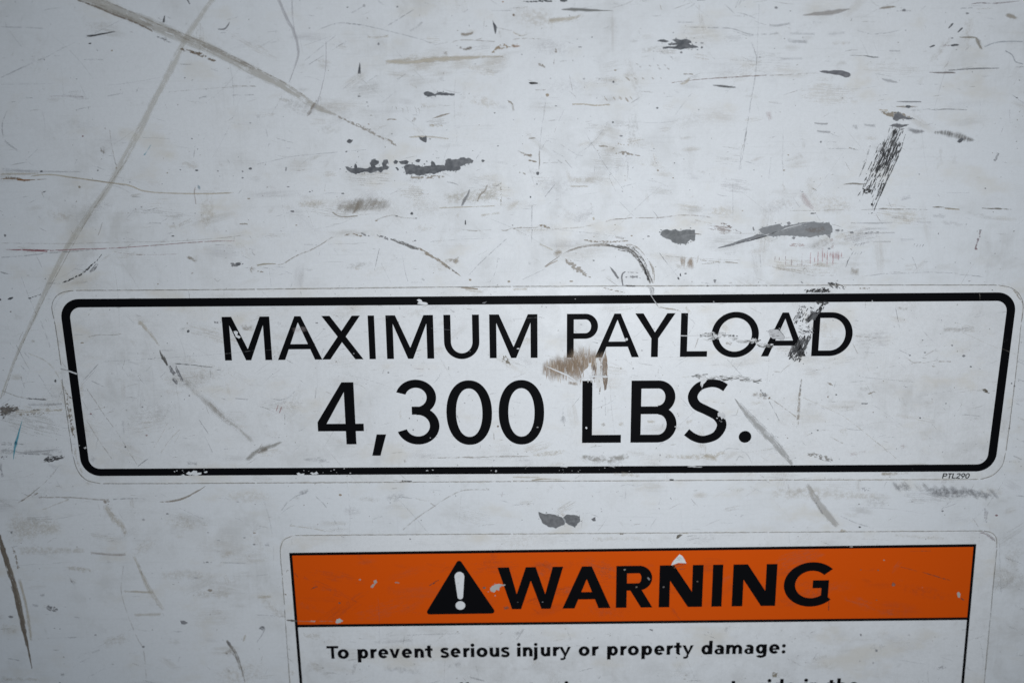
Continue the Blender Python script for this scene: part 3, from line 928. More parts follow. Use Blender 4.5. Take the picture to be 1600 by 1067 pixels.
rib(SR, [(690, 232), (760, 236), (835, 226)], 'tan', .6, 'smear', w=24); rib(DS, [(1272, 215, 24), (1310, 220, 34), (1366, 205, 18)], 'dirt', .8, 'smear', dens=.2); rib(SR, [(1220, 268), (1300, 252), (1500, 262)], 'dirt', .6, w=9)
rib(DS, [(1255, 300, 22), (1310, 305, 40), (1360, 298, 18)], 'brown', .85, 'grain'); rib(DS, [(1470, 345, 18), (1510, 305, 44), (1560, 290, 40), (1640, 285, 30)], (.36, .27, .18), .8, 'crumb'); rib(DS, [(1180, 320, 30), (1195, 360, 34)], 'dirt', .5, 'grain')
rib(SR, [(1370, 255), (1415, 240)], 'dirt', .6, w=8); rib(SR, [(1475, 355), (1550, 360)], 'brown', .5, w=6); rib(SR, [(1110, 285), (1200, 265)], 'dirt', .4, w=6); rib(SR, [(1500, 175), (1600, 195)], 'dirt', .45, w=7)
for i in range(7):
    x = 850 + i * 32
    k = random.uniform(.3, 1.1); x += random.uniform(-14, 14)
    rib(DS, [(x, 660 + (i % 3) * 8, 5), (x + 14 * k, 660 + 24 * k, 12), (x + 18 * k, 660 + 60 * k, 4)], (.46, .43, .36), random.uniform(.25, .55), 'smear')
rib(DS, [(960, 525, 12), (1010, 552, 14)], 'tan', .6); rib(DS, [(1100, 742, 3), (1160, 724, 18), (1217, 708, 3)], 'dirt', .75, 'smear', dens=.2); rib(SC, [(815, 750, 8), (845, 748, 16), (880, 750, 4)], 'dirt', .75, 'crumb', dens=.2)
rib(DS, [(975, 770, 30), (1000, 730, 30)], 'dirt', .4, 'grain'); rib(SR, [(1080, 785), (1175, 790)], 'tan', .6, 'crumb', w=24); rib(DS, [(950, 860, 14), (1060, 855, 20), (1210, 870, 14)], 'tan', .55, 'smear')
rib(SR, [(0, 1030), (130, 1000), (260, 975), (520, 952)], 'grey', .5, w=6); rib(SR, [(560, 945), (690, 938)], 'faint', .4, w=6)
rib(RS, [(500, 722, 14), (600, 770, 24), (700, 815, 44), (760, 850, 14), (850, 890, 34), (888, 920, 8)], 'dirt', .5, 'crumb', dens=.1)
rib(DS, [(1570, 620, 14), (1590, 645, 22), (1610, 660, 10)], 'dirt', .65, 'crumb', dens=.1); rib(SR, [(1320, 690), (1300, 735)], 'faint', .5, w=14); rib(SR, [(185, 925), (215, 930)], 'faint', .6, w=8); rib(SR, [(75, 925), (85, 895)], 'grey', .6, w=14); rib(SR, [(70, 780), (66, 860)], 'faint', .4, w=8)
rib(DS, [(0, 735, 30), (30, 728, 30)], 'faint', .4, 'grain')
# -- top, right of the middle
tile(800, 0, 4)
rib(SC, [(60, 12, 10), (130, 12, 14), (190, 8, 20), (255, 10, 12)], 'chip', .9, 'crumb', dens=.15); flake(PC, [(298, -5), (345, -5), (346, 8), (328, 16), (302, 12)], 'chip', .6)
rib(DS, [(300, 62, 6), (370, 60, 28), (460, 66, 32), (550, 68, 14), (640, 70, 3)], (.19, .19, .18), .85, 'smear', dens=.25); rib(DS, [(215, 135, 44), (320, 125, 56), (400, 112, 36), (448, 85, 10)], 'tan', .5, 'smear'); rib(SR, [(330, 138), (400, 132), (440, 108), (446, 80)], 'dirt', .4, w=5)
rib(SR, [(630, 22), (700, 42)], 'grey', .4, w=8); rib(SR, [(925, 25, 6), (935, 70, 14)], (.45, .36, .25), .5, 'smear')
flake(PC, [(905, 258), (925, 250), (950, 248), (982, 260), (962, 268), (930, 263)], 'chip', .7)
flake(PC, [(1000, 250), (1030, 246), (1060, 252), (1088, 246), (1112, 254), (1122, 270), (1105, 272), (1112, 282), (1150, 290), (1166, 300), (1100, 304), (1052, 313), (1000, 304), (942, 306), (945, 297), (1020, 292), (1036, 284), (980, 283), (974, 277), (1028, 270)], 'chip', 1.0, label='dark bare chip with ragged ends at the top')
dot(PC, 1188, 271, 12, 'chip', .3); dot(PC, 1187, 299, 9, 'chip'); dot(PC, 1150, 269, 7, 'chip', .4); rib(SC, [(880, 310), (890, 340)], 'grey', .5, 'crumb', w=18); rib(SC, [(930, 315), (945, 335)], 'grey', .6, 'crumb', w=18); rib(SC, [(980, 345), (1010, 378)], 'grey', .6, 'crumb', w=20); dot(PC, 1058, 330, 9, 'grey', .8)
rib(SR, [(990, 520, 8), (1050, 512, 10), (1180, 497, 11), (1350, 486, 15), (1600, 470, 13)], (.30, .22, .20), .8, 'line', dens=.1); rib(SR, [(1600, 473, 8), (1700, 470, 9), (1800, 463, 6), (1920, 457, 4)], 'dirt', .6)
rib(DS, [(1040, 530, 20), (1085, 520, 40), (1115, 480, 20)], 'tan', .55, 'smear'); rib(SR, [(1070, 466), (1135, 466)], 'dirt', .5, 'crumb', w=12, dens=.2)
rib(SC, [(1250, 534, 8), (1300, 538, 22), (1350, 544, 22), (1405, 548, 10)], 'dark', .85, 'smear', dens=.1); rib(SC, [(104, 518, 6), (125, 522, 18), (164, 522, 8)], 'black', .9, 'solid'); rib(SC, [(98, 500), (125, 506)], 'dirt', .5, w=12); rib(SR, [(145, 563), (212, 564)], 'dirt', .7, w=8)
for i, (x, y) in enumerate(((580, 600), (620, 603), (665, 600), (700, 606), (735, 600))):
    x += random.uniform(-10, 10); k = random.uniform(.5, 1.15); rib(DS, [(x, y, 8), (x + 14 * k, y + 22 * k, 24 if i in (2, 3) else 14), (x + 32 * k, y + 42 * k, 6)], (.46, .38, .30), random.uniform(.4, .75), 'smear', dens=.1)
for i, x in enumerate((705, 755, 810, 870, 925)):
    k = random.uniform(.5, 1.2); rib(DS, [(x, 482, 8), (x + 16 * k, 494, 24 if i == 2 else 15), (x + 30 * k, 482 + 24 * k, 6)], (.42, .36, .29), random.uniform(.4, .75), 'smear', dens=.1)
for x, y in ((770, 395), (790, 412), (850, 405), (900, 402), (910, 424), (945, 402), (965, 424)):
    rib(DS, [(x, y, 6), (x + 16, y + 10, 10), (x + 24, y + 16, 4)], (.38, .34, .30), .5, 'smear')
rib(DS, [(160, 400, 18), (185, 410, 24), (215, 430, 8)], 'dirt', .55, 'crumb', dens=.1); rib(DS, [(268, 300, 18), (272, 322, 26), (278, 340, 12)], 'dirt', .55, 'crumb', dens=.1); rib(DS, [(265, 360), (260, 410)], 'dirt', .4, w=8)
dot(PC, 222, 596, 11, (.36, .28, .19), 1.1); dot(PC, 644, 441, 8, 'dirt'); dot(PC, 634, 514, 7, 'chip', 1); dot(PC, 908, 677, 8, 'chip'); dot(PC, 631, 766, 7, 'chip', 1); dot(PC, 500, 234, 6, 'grey'); dot(PC, 547, 496, 6, 'grey', .5); dot(PC, 425, 296, 12, 'grey', .35); dot(PC, 275, 664, 9, 'grey', .4)
dot(PC, 62, 343, 6, 'grey'); dot(PC, 1008, 205, 5, 'grey'); dot(PC, 10, 97, 8, 'brown', 1.1); dot(PC, 1016, 1020, 4, 'chip'); dot(PC, 450, 495, 8, 'faint'); dot(PC, 240, 492, 6, 'faint'); dot(PC, 683, 851, 13, 'grey', .4); dot(PC, 886, 931, 4, 'chip')
rib(RU, [(-10, 280, 50), (15, 290, 30), (60, 288, 6)], 'rust', .7, 'smear', dens=.15); rib(SR, [(0, 250), (70, 242), (180, 246)], (.40, .35, .28), .55, w=8); rib(DS, [(0, 200, 20), (60, 225, 20), (130, 200, 14)], 'tan', .4, 'smear'); rib(SR, [(0, 60), (100, 45)], 'tan', .5, w=10)
rib(SR, [(215, 610), (195, 740), (175, 900), (172, 1067)], 'faint', .55, w=8); rib(SC, [(170, 940), (172, 1030)], 'dirt', .5, 'smear', w=13); rib(SR, [(330, 680), (290, 760)], 'faint', .35, w=6)
rib(SR, [(370, 655), (440, 652), (520, 660), (620, 655)], 'tan', .6, 'crumb', w=10, dens=.2)
rib(SR, [(1488, 250), (1525, 350), (1520, 480), (1492, 640), (1462, 850), (1435, 1010)], 'grey', .5, w=8); rib(SR, [(1470, 780), (1452, 890)], 'grey', .6, w=9); rib(SR, [(1545, 20), (1535, 250), (1530, 420)], 'faint', .4, w=6); rib(SR, [(1435, 930), (1420, 1067)], 'faint', .35, w=8)
rib(SR, [(1100, 172, 5), (1290, 176, 11), (1380, 182, 9), (1480, 215, 12), (1600, 216, 12)], 'grey', .55); rib(SR, [(1370, 190), (1470, 225), (1530, 220)], 'grey', .4, w=8); rib(SR, [(1030, 140), (1140, 142)], 'grey', .4, w=9)
for x in (0, 20, 42): rib(SR, [(1395 + x, 55 - x, 4), (1420 + x, -8, 10)], 'grey', .7, 'line')
rib(SR, [(1155, 0), (1210, 0)], 'chip', .8, 'solid', w=7); rib(SR, [(1360, 375), (1500, 385)], 'faint', .4, w=6); rib(SR, [(1430, 355), (1500, 385)], 'faint', .4, w=6)
for p in ([(180, 940), (220, 880), (250, 900)], [(300, 900), (400, 965), (450, 975)], [(430, 950), (510, 890), (600, 770)], [(330, 1000), (375, 1050)], [(190, 1020), (290, 1015)], [(450, 820), (500, 900), (600, 1060)], [(230, 930), (330, 985)]):
    rib(SR, p, 'faint', .45, w=7)
rib(DS, [(540, 915), (600, 918), (640, 930)], 'dirt', .7, 'crumb', w=14, dens=.15); rib(DS, [(640, 960, 20), (700, 955, 44), (740, 968, 20), (810, 975, 5)], 'dirt', .65, 'crumb', dens=.05); rib(DS, [(650, 900), (740, 910)], 'tan', .7, 'crumb', w=20)
rib(SC, [(100, 868), (150, 862)], 'dirt', .6, 'smear', w=14); rib(DS, [(30, 940, 10), (75, 960, 18), (130, 980, 30)], (.35, .29, .24), .5, 'smear'); rib(SR, [(100, 1000), (155, 1015)], 'dirt', .8, 'crumb', w=10, dens=.2); rib(DS, [(0, 650), (10, 700)], 'dirt', .5, 'smear', w=22)
# -- top right corner
tile(1200, 0, 4)
rib(DS, [(208, 99, 3), (290, 90, 30), (400, 80, 48), (460, 68, 30), (520, 56, 4)], (.40, .375, .365), .85, 'smear', dens=.45)
flake(PC, [(320, 446), (345, 442), (380, 445), (420, 440), (455, 441), (490, 450), (512, 460), (517, 470), (508, 482), (488, 487), (440, 471), (390, 464), (340, 456)], (.12, .12, .135), .6, label='dark leaf shaped chip at the upper right')
rib(SR, [(1265, 28, 5), (1330, 20, 12), (1400, 24, 14), (1480, 18, 12), (1580, 8, 4)], (.20, .14, .15), .85, 'line', dens=.15)
rib(DS, [(690, 58, 8), (740, 48, 26), (804, 44, 8)], 'dirt', .8, 'smear', dens=.15); dot(PC, 850, 66, 12, 'grey', .8); rib(SR, [(800, 70), (910, 70)], 'faint', .5, w=12)
rib(DS, [(1478, 92, 12), (1515, 102, 42), (1565, 120, 14)], (.42, .375, .32), .85, 'smear', dens=.35)
for x0, y0, x1, y1 in ((1125, 182, 1158, 146), (1184, 206, 1218, 174), (1008, 298, 1044, 284)): rib(SR, [(x0, y0, 5), ((x0 + x1) / 2, (y0 + y1) / 2, 12), (x1, y1, 9)], 'chip', .85, 'solid')
rib(DS, [(1188, 235, 5), (1240, 236, 14), (1300, 238, 18), (1312, 262, 44), (1330, 300, 24), (1342, 318, 4)], (.36, .33, .28), .85, 'smear', dens=.3); rib(SR, [(1190, 233), (1300, 236), (1318, 270), (1342, 318)], 'brown', .5, w=5); rib(SR, [(1230, 318), (1275, 280)], 'grey', .4, w=6)
rib(SC, [(1140, 287, 8), (1165, 284, 18), (1195, 282, 8)], 'chip', .9, 'solid'); rib(SC, [(1090, 286), (1140, 285)], 'maroon', .5, w=12); dot(PC, 1150, 240, 9, 'grey', .5); dot(PC, 1245, 85, 12, 'grey', .5); rib(SR, [(1200, 55), (1280, 50)], 'faint', .6, w=12); rib(SR, [(1300, 60), (1410, 52)], 'tan', .6, w=14)
rib(SC, [(505, 348, 3), (600, 350, 6), (650, 358, 15), (698, 360, 10)], 'dark', .85, 'line', dens=.2); dot(PC, 50, 50, 12, 'grey')
rib(SC, [(1000, 453, 3), (1080, 456, 16), (1130, 455, 18), (1176, 458, 8)], (.19, .16, .16), .9, 'smear', dens=.35); rib(SR, [(1120, 442, 5), (1300, 431, 9), (1455, 428, 4)], 'grey', .6, 'crumb', dens=.3); rib(SR, [(1540, 420), (1600, 420)], 'grey', .6, w=8)
rib(DS, [(705, 492, 10), (760, 508, 30), (820, 518, 8)], 'faint', .55, 'smear', dens=.1); rib(DS, [(750, 320), (830, 322)], 'faint', .35, 'smear', w=20)
for p, w_, a in (([(0, 160), (60, 162), (145, 148)], 26, .45), ([(110, 246), (160, 262), (255, 262)], 42, .45), ([(0, 215), (70, 205)], 26, .45), ([(370, 215), (490, 205)], 26, .35), ([(130, 210), (300, 215)], 24, .25), ([(70, 370), (220, 365)], 24, .22), ([(270, 140), (340, 145)], 24, .25), ([(350, 380), (400, 390)], 24, .2)):
    rib(DS, p, 'faint', a, 'smear', w=w_)
rib(SR, [(550, 190), (640, 214), (740, 208), (830, 190)], 'faint', .6, w=9)
rib(SC, [(800, 636, 5), (870, 638, 14), (962, 638, 9)], 'grey', .8, 'smear', dens=.1); rib(SC, [(795, 668, 6), (870, 668, 22), (940, 670, 6)], 'dirt', .8, 'smear', dens=.1); dot(PC, 875, 668, 18, 'chip', .55)
rib(SC, [(700, 698, 8), (760, 715, 40), (830, 725, 60), (905, 742, 16)], 'dirt', .85, 'crumb', dens=.18); flake(PC, [(780, 748), (790, 715), (815, 700), (840, 720), (870, 738), (905, 738), (895, 748), (830, 745), (800, 758)], (.13, .13, .14), 1.2)
rib(SR, [(890, 690, 8), (960, 690, 5), (1000, 683, 5), (1050, 690, 6), (1100, 684, 10), (1250, 688, 5)], 'grey', .8, 'line', dens=.15); flake(PC, [(758, 787), (800, 776), (840, 782), (880, 780), (860, 790), (830, 798), (795, 795)], (.14, .14, .15), 1.0); rib(SR, [(690, 690), (760, 692)], 'tan', .6, 'crumb', w=14)
BT_ = 'black rubber rub streak at the upper right'
rib(SC, [(815, 796, 92), (790, 860, 110), (755, 950, 160), (715, 1040, 175), (690, 1100, 150)], 'black', .85, 'dry', dens=.0, ends=.4, label=BT_)
flecks(SC, 120, within([(765, 800), (862, 812), (815, 960), (775, 1075), (700, 1210), (660, 1290), (640, 1200), (560, 1220), (620, 1050), (700, 900)]), 1.98, (10, 52), (3, 8), 'black', label='torn slivers of the black rubber rub at the upper right')
flecks(SC, 30, within([(760, 880), (835, 880), (770, 1060), (650, 1130), (690, 1010)]), 1.98, (20, 60), (6, 16), 'black')
for _ in range(6):
    t = random.random(); x = 815 - 170 * t + random.gauss(0, 55); y = 800 + 480 * t
    rib(SC, [(x, y, 3), (x - 6, y + random.uniform(8, 16), random.uniform(4, 8)), (x - 14, y + random.uniform(22, 44), 2)], 'black', random.uniform(.5, .85), 'solid')
rib(SC, [(800, 800), (850, 815)], 'black', .6, 'crumb', w=30); rib(SC, [(862, 830, 8), (820, 960, 14), (775, 1060, 16), (720, 1180, 14), (668, 1300, 8)], 'black', .75, 'dry', dens=.1)
rib(SC, [(640, 900, 20), (590, 1060, 26), (565, 1110, 14)], 'black', .6, 'dry', dens=-.08); rib(SC, [(660, 1090, 130), (640, 1140, 110), (650, 1170, 80)], 'black', .85, 'crumb', dens=-.16); rib(SC, [(580, 1185, 24), (620, 1192, 52), (660, 1180, 40)], 'black', .92, 'crumb', dens=.10); rib(SC, [(720, 1130, 40), (700, 1200, 40), (670, 1260, 22)], 'black', .75, 'dry', dens=-.05)
rib(SC, [(560, 1255), (580, 1250)], 'black', .8, 'crumb', w=26, dens=.1); dot(PC, 650, 1280, 9, 'black', 1); rib(SC, [(700, 960, 60), (730, 930, 60)], 'black', .7, 'dry', dens=-.1)
rib(SC, [(865, 805, 30), (920, 822, 44), (990, 822, 16)], 'grey', .6, 'cross', dens=.05); rib(SC, [(1025, 835, 12), (1080, 828, 44), (1180, 850, 66), (1250, 872, 46), (1305, 878, 10)], (.22, .21, .20), .7, 'cross', dens=.08); flake(PC, [(1180, 886), (1195, 872), (1215, 862), (1226, 872), (1212, 888), (1195, 895)], 'chip', .8)
rib(SC, [(285, 770), (330, 776), (378, 774)], 'faint', .75, 'smear', w=18, dens=.1); rib(SC, [(300, 818), (345, 826), (395, 826)], 'faint', .7, 'smear', w=22, dens=.1); rib(SR, [(390, 835), (445, 858)], 'faint', .5, w=6); rib(SR, [(365, 930), (470, 930), (520, 930), (570, 940)], 'grey', .6, w=8); rib(SC, [(500, 925), (560, 932)], 'dirt', .7, 'crumb', w=18)
rib(SC, [(590, 785, 40), (680, 788, 24)], 'faint', .6, 'smear'); rib(SC, [(520, 790, 40), (570, 800, 50)], 'faint', .4, 'grain'); rib(SR, [(350, 885), (430, 890)], 'faint', .5, w=9)
rib(SR, [(1345, 300), (1400, 275), (1470, 262), (1600, 262)], (.30, .33, .37), .5, 'smear', w=14, dens=.1); rib(SR, [(1478, 318), (1525, 345), (1548, 388), (1600, 402)], (.27, .29, .32), .65, 'smear', w=12, dens=.15); rib(SR, [(1505, 583), (1550, 612), (1600, 648)], 'grey', .6, w=7); dot(PC, 1556, 613, 7, 'grey')
rib(SR, [(1325, 600), (1325, 740)], 'faint', .3, w=14); rib(SR, [(1440, 955), (1415, 1010)], 'grey', .5, 'crumb', w=22, dens=.2); rib(SR, [(0, 640), (80, 640)], 'dirt', .4, w=7); dot(PC, 330, 888, 6, 'grey', 1.4); rib(SR, [(95, 810), (90, 1060)], 'faint', .45, w=6); dot(PC, 127, 970, 6, 'dirt')
rib(SR, [(1510, 680), (1510, 760)], 'faint', .3, w=8); rib(DS, [(0, 690, 60), (20, 760, 40)], 'pink', .5, 'smear'); rib(SR, [(1350, 110), (1430, 125)], 'faint', .4, w=8)
# -- left, above the payload decal
tile(0, 240, 4)
rib(RU, [(-10, 160, 8), (60, 156, 20), (110, 158, 30), (150, 170, 22), (190, 166, 14), (300, 160, 4)], (.26, .15, .07), .9, 'line', dens=.15, label='small rust stain at the left edge'); rib(RU, [(105, 166), (190, 166)], 'rust', .85, 'smear', w=13, dens=.2); rib(RU, [(30, 150), (120, 150)], 'brown', .6, 'crumb', w=16)
rib(SR, [(180, 145), (300, 132), (450, 150), (660, 180), (800, 198), (900, 235), (1050, 248), (1300, 252), (1465, 244)], 'tan', .75, 'smear', w=13, dens=.2); rib(SR, [(400, 145), (560, 165), (680, 182), (800, 205)], 'dirt', .65, w=8); rib(SR, [(1240, 248), (1470, 244)], 'dirt', .5, w=6)
rib(DS, [(0, 100, 40), (200, 112, 26), (520, 115, 12)], 'faint', .4, 'smear'); rib(DS, [(0, 130), (250, 128)], 'tan', .4, 'smear', w=24)
rib(SR, [(20, 600, 4), (120, 602, 16), (250, 604, 20), (340, 606, 16), (500, 598, 11), (700, 592, 9), (950, 575, 8), (1300, 549, 7), (1490, 548, 4)], (.36, .15, .17), .95, 'line', dens=.2, label='long reddish scratch left of centre')
rib(SR, [(140, 603), (300, 612)], (.34, .10, .12), .8, 'smear', w=13, dens=.2); rib(SR, [(0, 650, 7), (150, 640, 9), (300, 622, 10), (450, 612, 11), (620, 598, 5)], 'grey', .65); rib(SR, [(0, 560), (400, 563), (700, 556), (1100, 548), (1400, 526), (1535, 508)], 'dirt', .55, w=6); rib(SR, [(700, 612), (860, 632), (1130, 628)], 'pink', .7, w=7); rib(SR, [(880, 582), (1120, 562), (1400, 548)], 'dirt', .6, w=6); rib(SR, [(1330, 570), (1450, 575)], 'grey', .5, w=6); rib(SR, [(850, 632), (895, 632)], 'dirt', .7, w=8)
rib(SC, [(375, 810, 7), (420, 797, 16), (470, 772, 14), (520, 745, 20), (570, 700, 15), (610, 665, 9), (645, 618, 4)], 'dark', .85, 'crumb', dens=.15); rib(SC, [(560, 748, 10), (585, 720, 32), (618, 680, 10)], 'grey', .75, 'dry', dens=.1); rib(SR, [(290, 810), (380, 812)], 'faint', .6, w=10)
rib(SR, [(0, 738, 6), (30, 748, 12), (75, 756, 4)], 'grey', .7); flake(PC, [(46, 912), (58, 900), (82, 896), (84, 902), (66, 914)], 'chip', .6); dot(PC, 188, 904, 12, 'chip', .4); dot(PC, 0, 912, 10, 'chip', .8); rib(SR, [(190, 902), (260, 878)], 'dark', .7, 'crumb', w=12, dens=.1)
rib(SC, [(1232, 195, 14), (1244, 212, 26), (1250, 232, 10)], 'blue', .75, 'smear', dens=.1); rib(SC, [(1222, 205, 8), (1215, 250, 14), (1226, 322, 8)], (.44, .37, .34), .7, 'smear', dens=.1); rib(SR, [(905, -5), (897, 18)], 'blue', .7, w=8)
rib(SC, [(1430, 694, 14), (1480, 692, 44), (1525, 682, 14)], 'grey', .85, 'crumb', dens=.12); dot(PC, 1490, 690, 17, 'chip', .7); rib(SC, [(1155, 645, 12), (1195, 655, 34), (1232, 682, 18)], 'dirt', .75, 'grain')
rib(SR, [(642, 428), (625, 480), (612, 515)], 'dirt', .5, w=9); rib(SR, [(130, 760), (175, 880), (220, 985)], 'faint', .5, w=6); rib(SR, [(930, 434), (1010, 436)], 'grey', .6, w=7); rib(SR, [(1070, 516), (1092, 516)], 'chip', .8, 'solid', w=7); flake(PC, [(262, 246), (274, 236), (290, 234), (280, 244)], 'grey', .4); rib(DS, [(1020, 455), (1150, 450)], 'tan', .4, 'grain', w=60)
rib(SC, [(1560, 710, 60), (1590, 740, 60)], 'dirt', .6, 'grain'); rib(SR, [(1340, 780), (1362, 800), (1380, 785)], 'dirt', .6, w=9); rib(DS, [(1200, 740), (1205, 755)], 'dirt', .6, 'smear', w=22); rib(SR, [(1575, 595), (1580, 625), (1600, 635)], 'grey', .5, w=7); rib(SR, [(700, -5), (726, 75)], 'grey', .6, w=6); rib(SR, [(820, 268), (880, 274)], 'faint', .5, w=10); rib(SR, [(1495, 440), (1550, 440)], 'dirt', .5, 'crumb', w=12, dens=.2); rib(SR, [(790, 410), (850, 340)], 'faint', .35, w=6); dot(PC, 1362, 110, 5, 'chip'); dot(PC, 1128, 102, 5, 'chip')
for x, y, r in ((612, 106, 6), (1230, 106, 12), (1564, 96, 11), (1517, 112, 6), (1517, 153, 8), (1084, 436, 6), (728, 90, 6), (260, 112, 9), (497, 210, 8), (885, 335, 7), (988, 815, 6), (67, 988, 6), (1220, 374, 5), (32, 512, 9), (812, 180, 6), (1555, 282, 11), (1045, 122, 5)):
    dot(PC, x, y, r, random.choice(('grey', 'chip', 'dirt')), random.choice((.4, .6, 1)))
# -- middle, above the payload decal
tile(400, 240, 4)
flake(PC, [(558, 83), (575, 84), (600, 95), (615, 92), (620, 64), (628, 68), (634, 92), (680, 94), (720, 86), (711, 62), (724, 40), (745, 38), (767, 46), (766, 64), (744, 76), (750, 88), (792, 84), (788, 64), (798, 42), (822, 39), (829, 58), (812, 74), (833, 86), (822, 101), (796, 104), (780, 122), (762, 108), (720, 124), (690, 114), (655, 120), (625, 131), (590, 118), (570, 102)], 'chip', 1.6, label='left part of the large dark chip above the payload decal')
flake(PC, [(924, 84), (936, 72), (990, 70), (1040, 82), (1090, 77), (1100, 46), (1116, 58), (1124, 76), (1180, 79), (1184, 46), (1196, 36), (1240, 39), (1290, 28), (1338, 31), (1360, 44), (1352, 62), (1312, 66), (1276, 80), (1279, 95), (1252, 110), (1172, 109), (1112, 129), (1080, 124), (1022, 139), (980, 127), (936, 132), (932, 105)], 'chip', 1.8, label='large dark ragged chip above the payload decal')
for poly in ([(857, 52), (870, 40), (890, 50), (880, 66), (864, 66)], [(892, 50), (940, 42), (956, 52), (946, 72), (906, 66)], [(994, 46), (1010, 35), (1030, 40), (1020, 56), (1001, 53)], [(870, 88), (880, 85), (894, 101), (886, 109)], [(1410, 46), (1420, 38), (1431, 46), (1418, 57)]): flake(PC, poly, 'chip', .8)
dot(PC, 1068, 49, 5, 'chip', 1); rib(DS, [(960, 150, 10), (1040, 152, 26), (1130, 145, 30), (1185, 145, 10)], 'dirt', .6, 'crumb', dens=.1); rib(DS, [(1185, 180, 10), (1225, 185, 20), (1270, 200, 8)], 'faint', .6, 'smear')
for i in range(8):
    x = 520 + i * 40 + random.uniform(-12, 12); t = 262 + abs(i - 4) * 5
    rib(DS, [(x + 40, t, 22), (x + 18, 320, random.uniform(50, 80)), (x - 22, 388 - i * 4, 22)], (.30, .265, .225), (.20, .30, .42, .55, .50, .42, .34, .22)[i], 'smear', dens=.05)
rib(DS, [(480, 330, 60), (600, 328, 110), (720, 318, 115), (830, 295, 60)], (.42, .38, .33), .45, 'smear', dens=.05, label='brown rubbed patch below the large chip'); rib(DS, [(640, 290, 10), (630, 340, 26), (600, 380, 20)], 'dirt', .6, 'smear', dens=.05); rib(DS, [(475, 365), (530, 395), (640, 390)], 'dirt', .6, 'smear', w=9)
rib(DS, [(250, 320, 40), (360, 315, 70), (460, 320, 60)], 'tan', .42, 'grain', dens=.12)
rib(DS, [(1150, 285, 60), (1240, 275, 110), (1350, 270, 120), (1450, 265, 110), (1530, 255, 100)], (.56, .52, .45), .42, 'grain', dens=.12); rib(SC, [(1338, 218, 8), (1322, 262, 24), (1302, 296, 28), (1282, 335, 12)], 'grey', .8, 'smear', dens=.1); rib(SC, [(1448, 190, 8), (1432, 230, 20), (1400, 262, 18), (1382, 305, 8)], 'dirt', .65, 'smear', dens=.1); rib(SC, [(1530, 170), (1532, 330)], 'dirt', .45, 'crumb', w=10); rib(DS, [(1140, 340), (1500, 328)], 'tan', .6, 'smear', w=12); rib(SR, [(1470, 195), (1500, 205), (1525, 188)], 'grey', .6, w=7)
rib(SR, [(0, 700, 22), (60, 690, 16), (130, 690, 10)], (.40, .35, .26), .65, 'smear', dens=.1); rib(SR, [(125, 695), (170, 690), (250, 640), (350, 600), (420, 560), (470, 528), (500, 518)], 'dirt', .8, 'line', w=10); rib(SR, [(300, 568), (380, 572)], 'grey', .5, w=7)
rib(SC, [(600, 498, 5), (650, 515, 14), (668, 512, 7)], 'dirt', .8, 'crumb', dens=.2); rib(SC, [(652, 495, 8), (690, 510, 20), (725, 515, 8)], 'grey', .8, 'crumb', dens=.2); rib(SC, [(540, 512), (590, 505)], 'dirt', .6, 'crumb', w=10)
rib(SC, [(752, 508, 8), (800, 525, 22), (830, 540, 14)], 'grey', .85, 'crumb', dens=.25); rib(SC, [(832, 530, 10), (880, 548, 22), (930, 566, 24), (985, 588, 26), (1025, 600, 14)], (.15, .145, .14), .85, 'dry', dens=.2, label='dark curved scrape above the border'); rib(SC, [(1010, 588), (1050, 610), (1085, 630)], 'dirt', .8, 'crumb', w=16, dens=.15); rib(SC, [(1050, 622, 20), (1110, 648, 24), (1160, 680, 24), (1210, 718, 20), (1285, 770, 4)], 'dirt', .85, 'dry', dens=.15); rib(SR, [(1170, 690), (1220, 720), (1255, 750)], 'grey', .8, w=10)
rib(DS, [(1170, 672, 20), (1220, 668, 40), (1262, 672, 60), (1280, 680, 20)], 'dirt', .6, 'grain', dens=.1); rib(DS, [(1240, 690), (1265, 640)], 'tan', .6, 'smear', w=18)
rib(SR, [(772, 590, 3), (755, 665, 8), (738, 738, 5)], 'grey', .65); rib(SR, [(915, 640), (930, 730), (952, 806)], 'faint', .55, w=7); rib(SR, [(1325, 765), (1400, 685), (1480, 610), (1570, 530)], 'faint', .6, w=9); rib(SR, [(1460, 805), (1500, 730), (1512, 640)], 'faint', .5, w=8); rib(SR, [(780, 680), (850, 820)], 'faint', .3, w=6); rib(SR, [(80, 700), (95, 830)], 'faint', .35, w=6)
rib(SC, [(1308, 415, 6), (1310, 445, 9)], 'chip', .85, 'solid'); rib(SC, [(188, 80), (186, 115)], 'grey', .8, 'smear', w=15, dens=.2); rib(SR, [(740, 422), (790, 400), (860, 385), (900, 398), (1000, 408)], 'dirt', .6, 'line', w=8); rib(SR, [(1290, 476), (1340, 482), (1388, 484)], 'dirt', .8, w=9); rib(SR, [(1390, 482), (1470, 478)], 'dirt', .5, w=5); rib(SC, [(1530, 478, 8), (1560, 482, 14), (1600, 466, 14)], 'dirt', .85, 'line', dens=.1); rib(DS, [(1200, 475), (1220, 480)], 'dirt', .4, 'grain', w=34); rib(DS, [(1400, 390), (1530, 370)], 'tan', .4, 'smear', w=26)
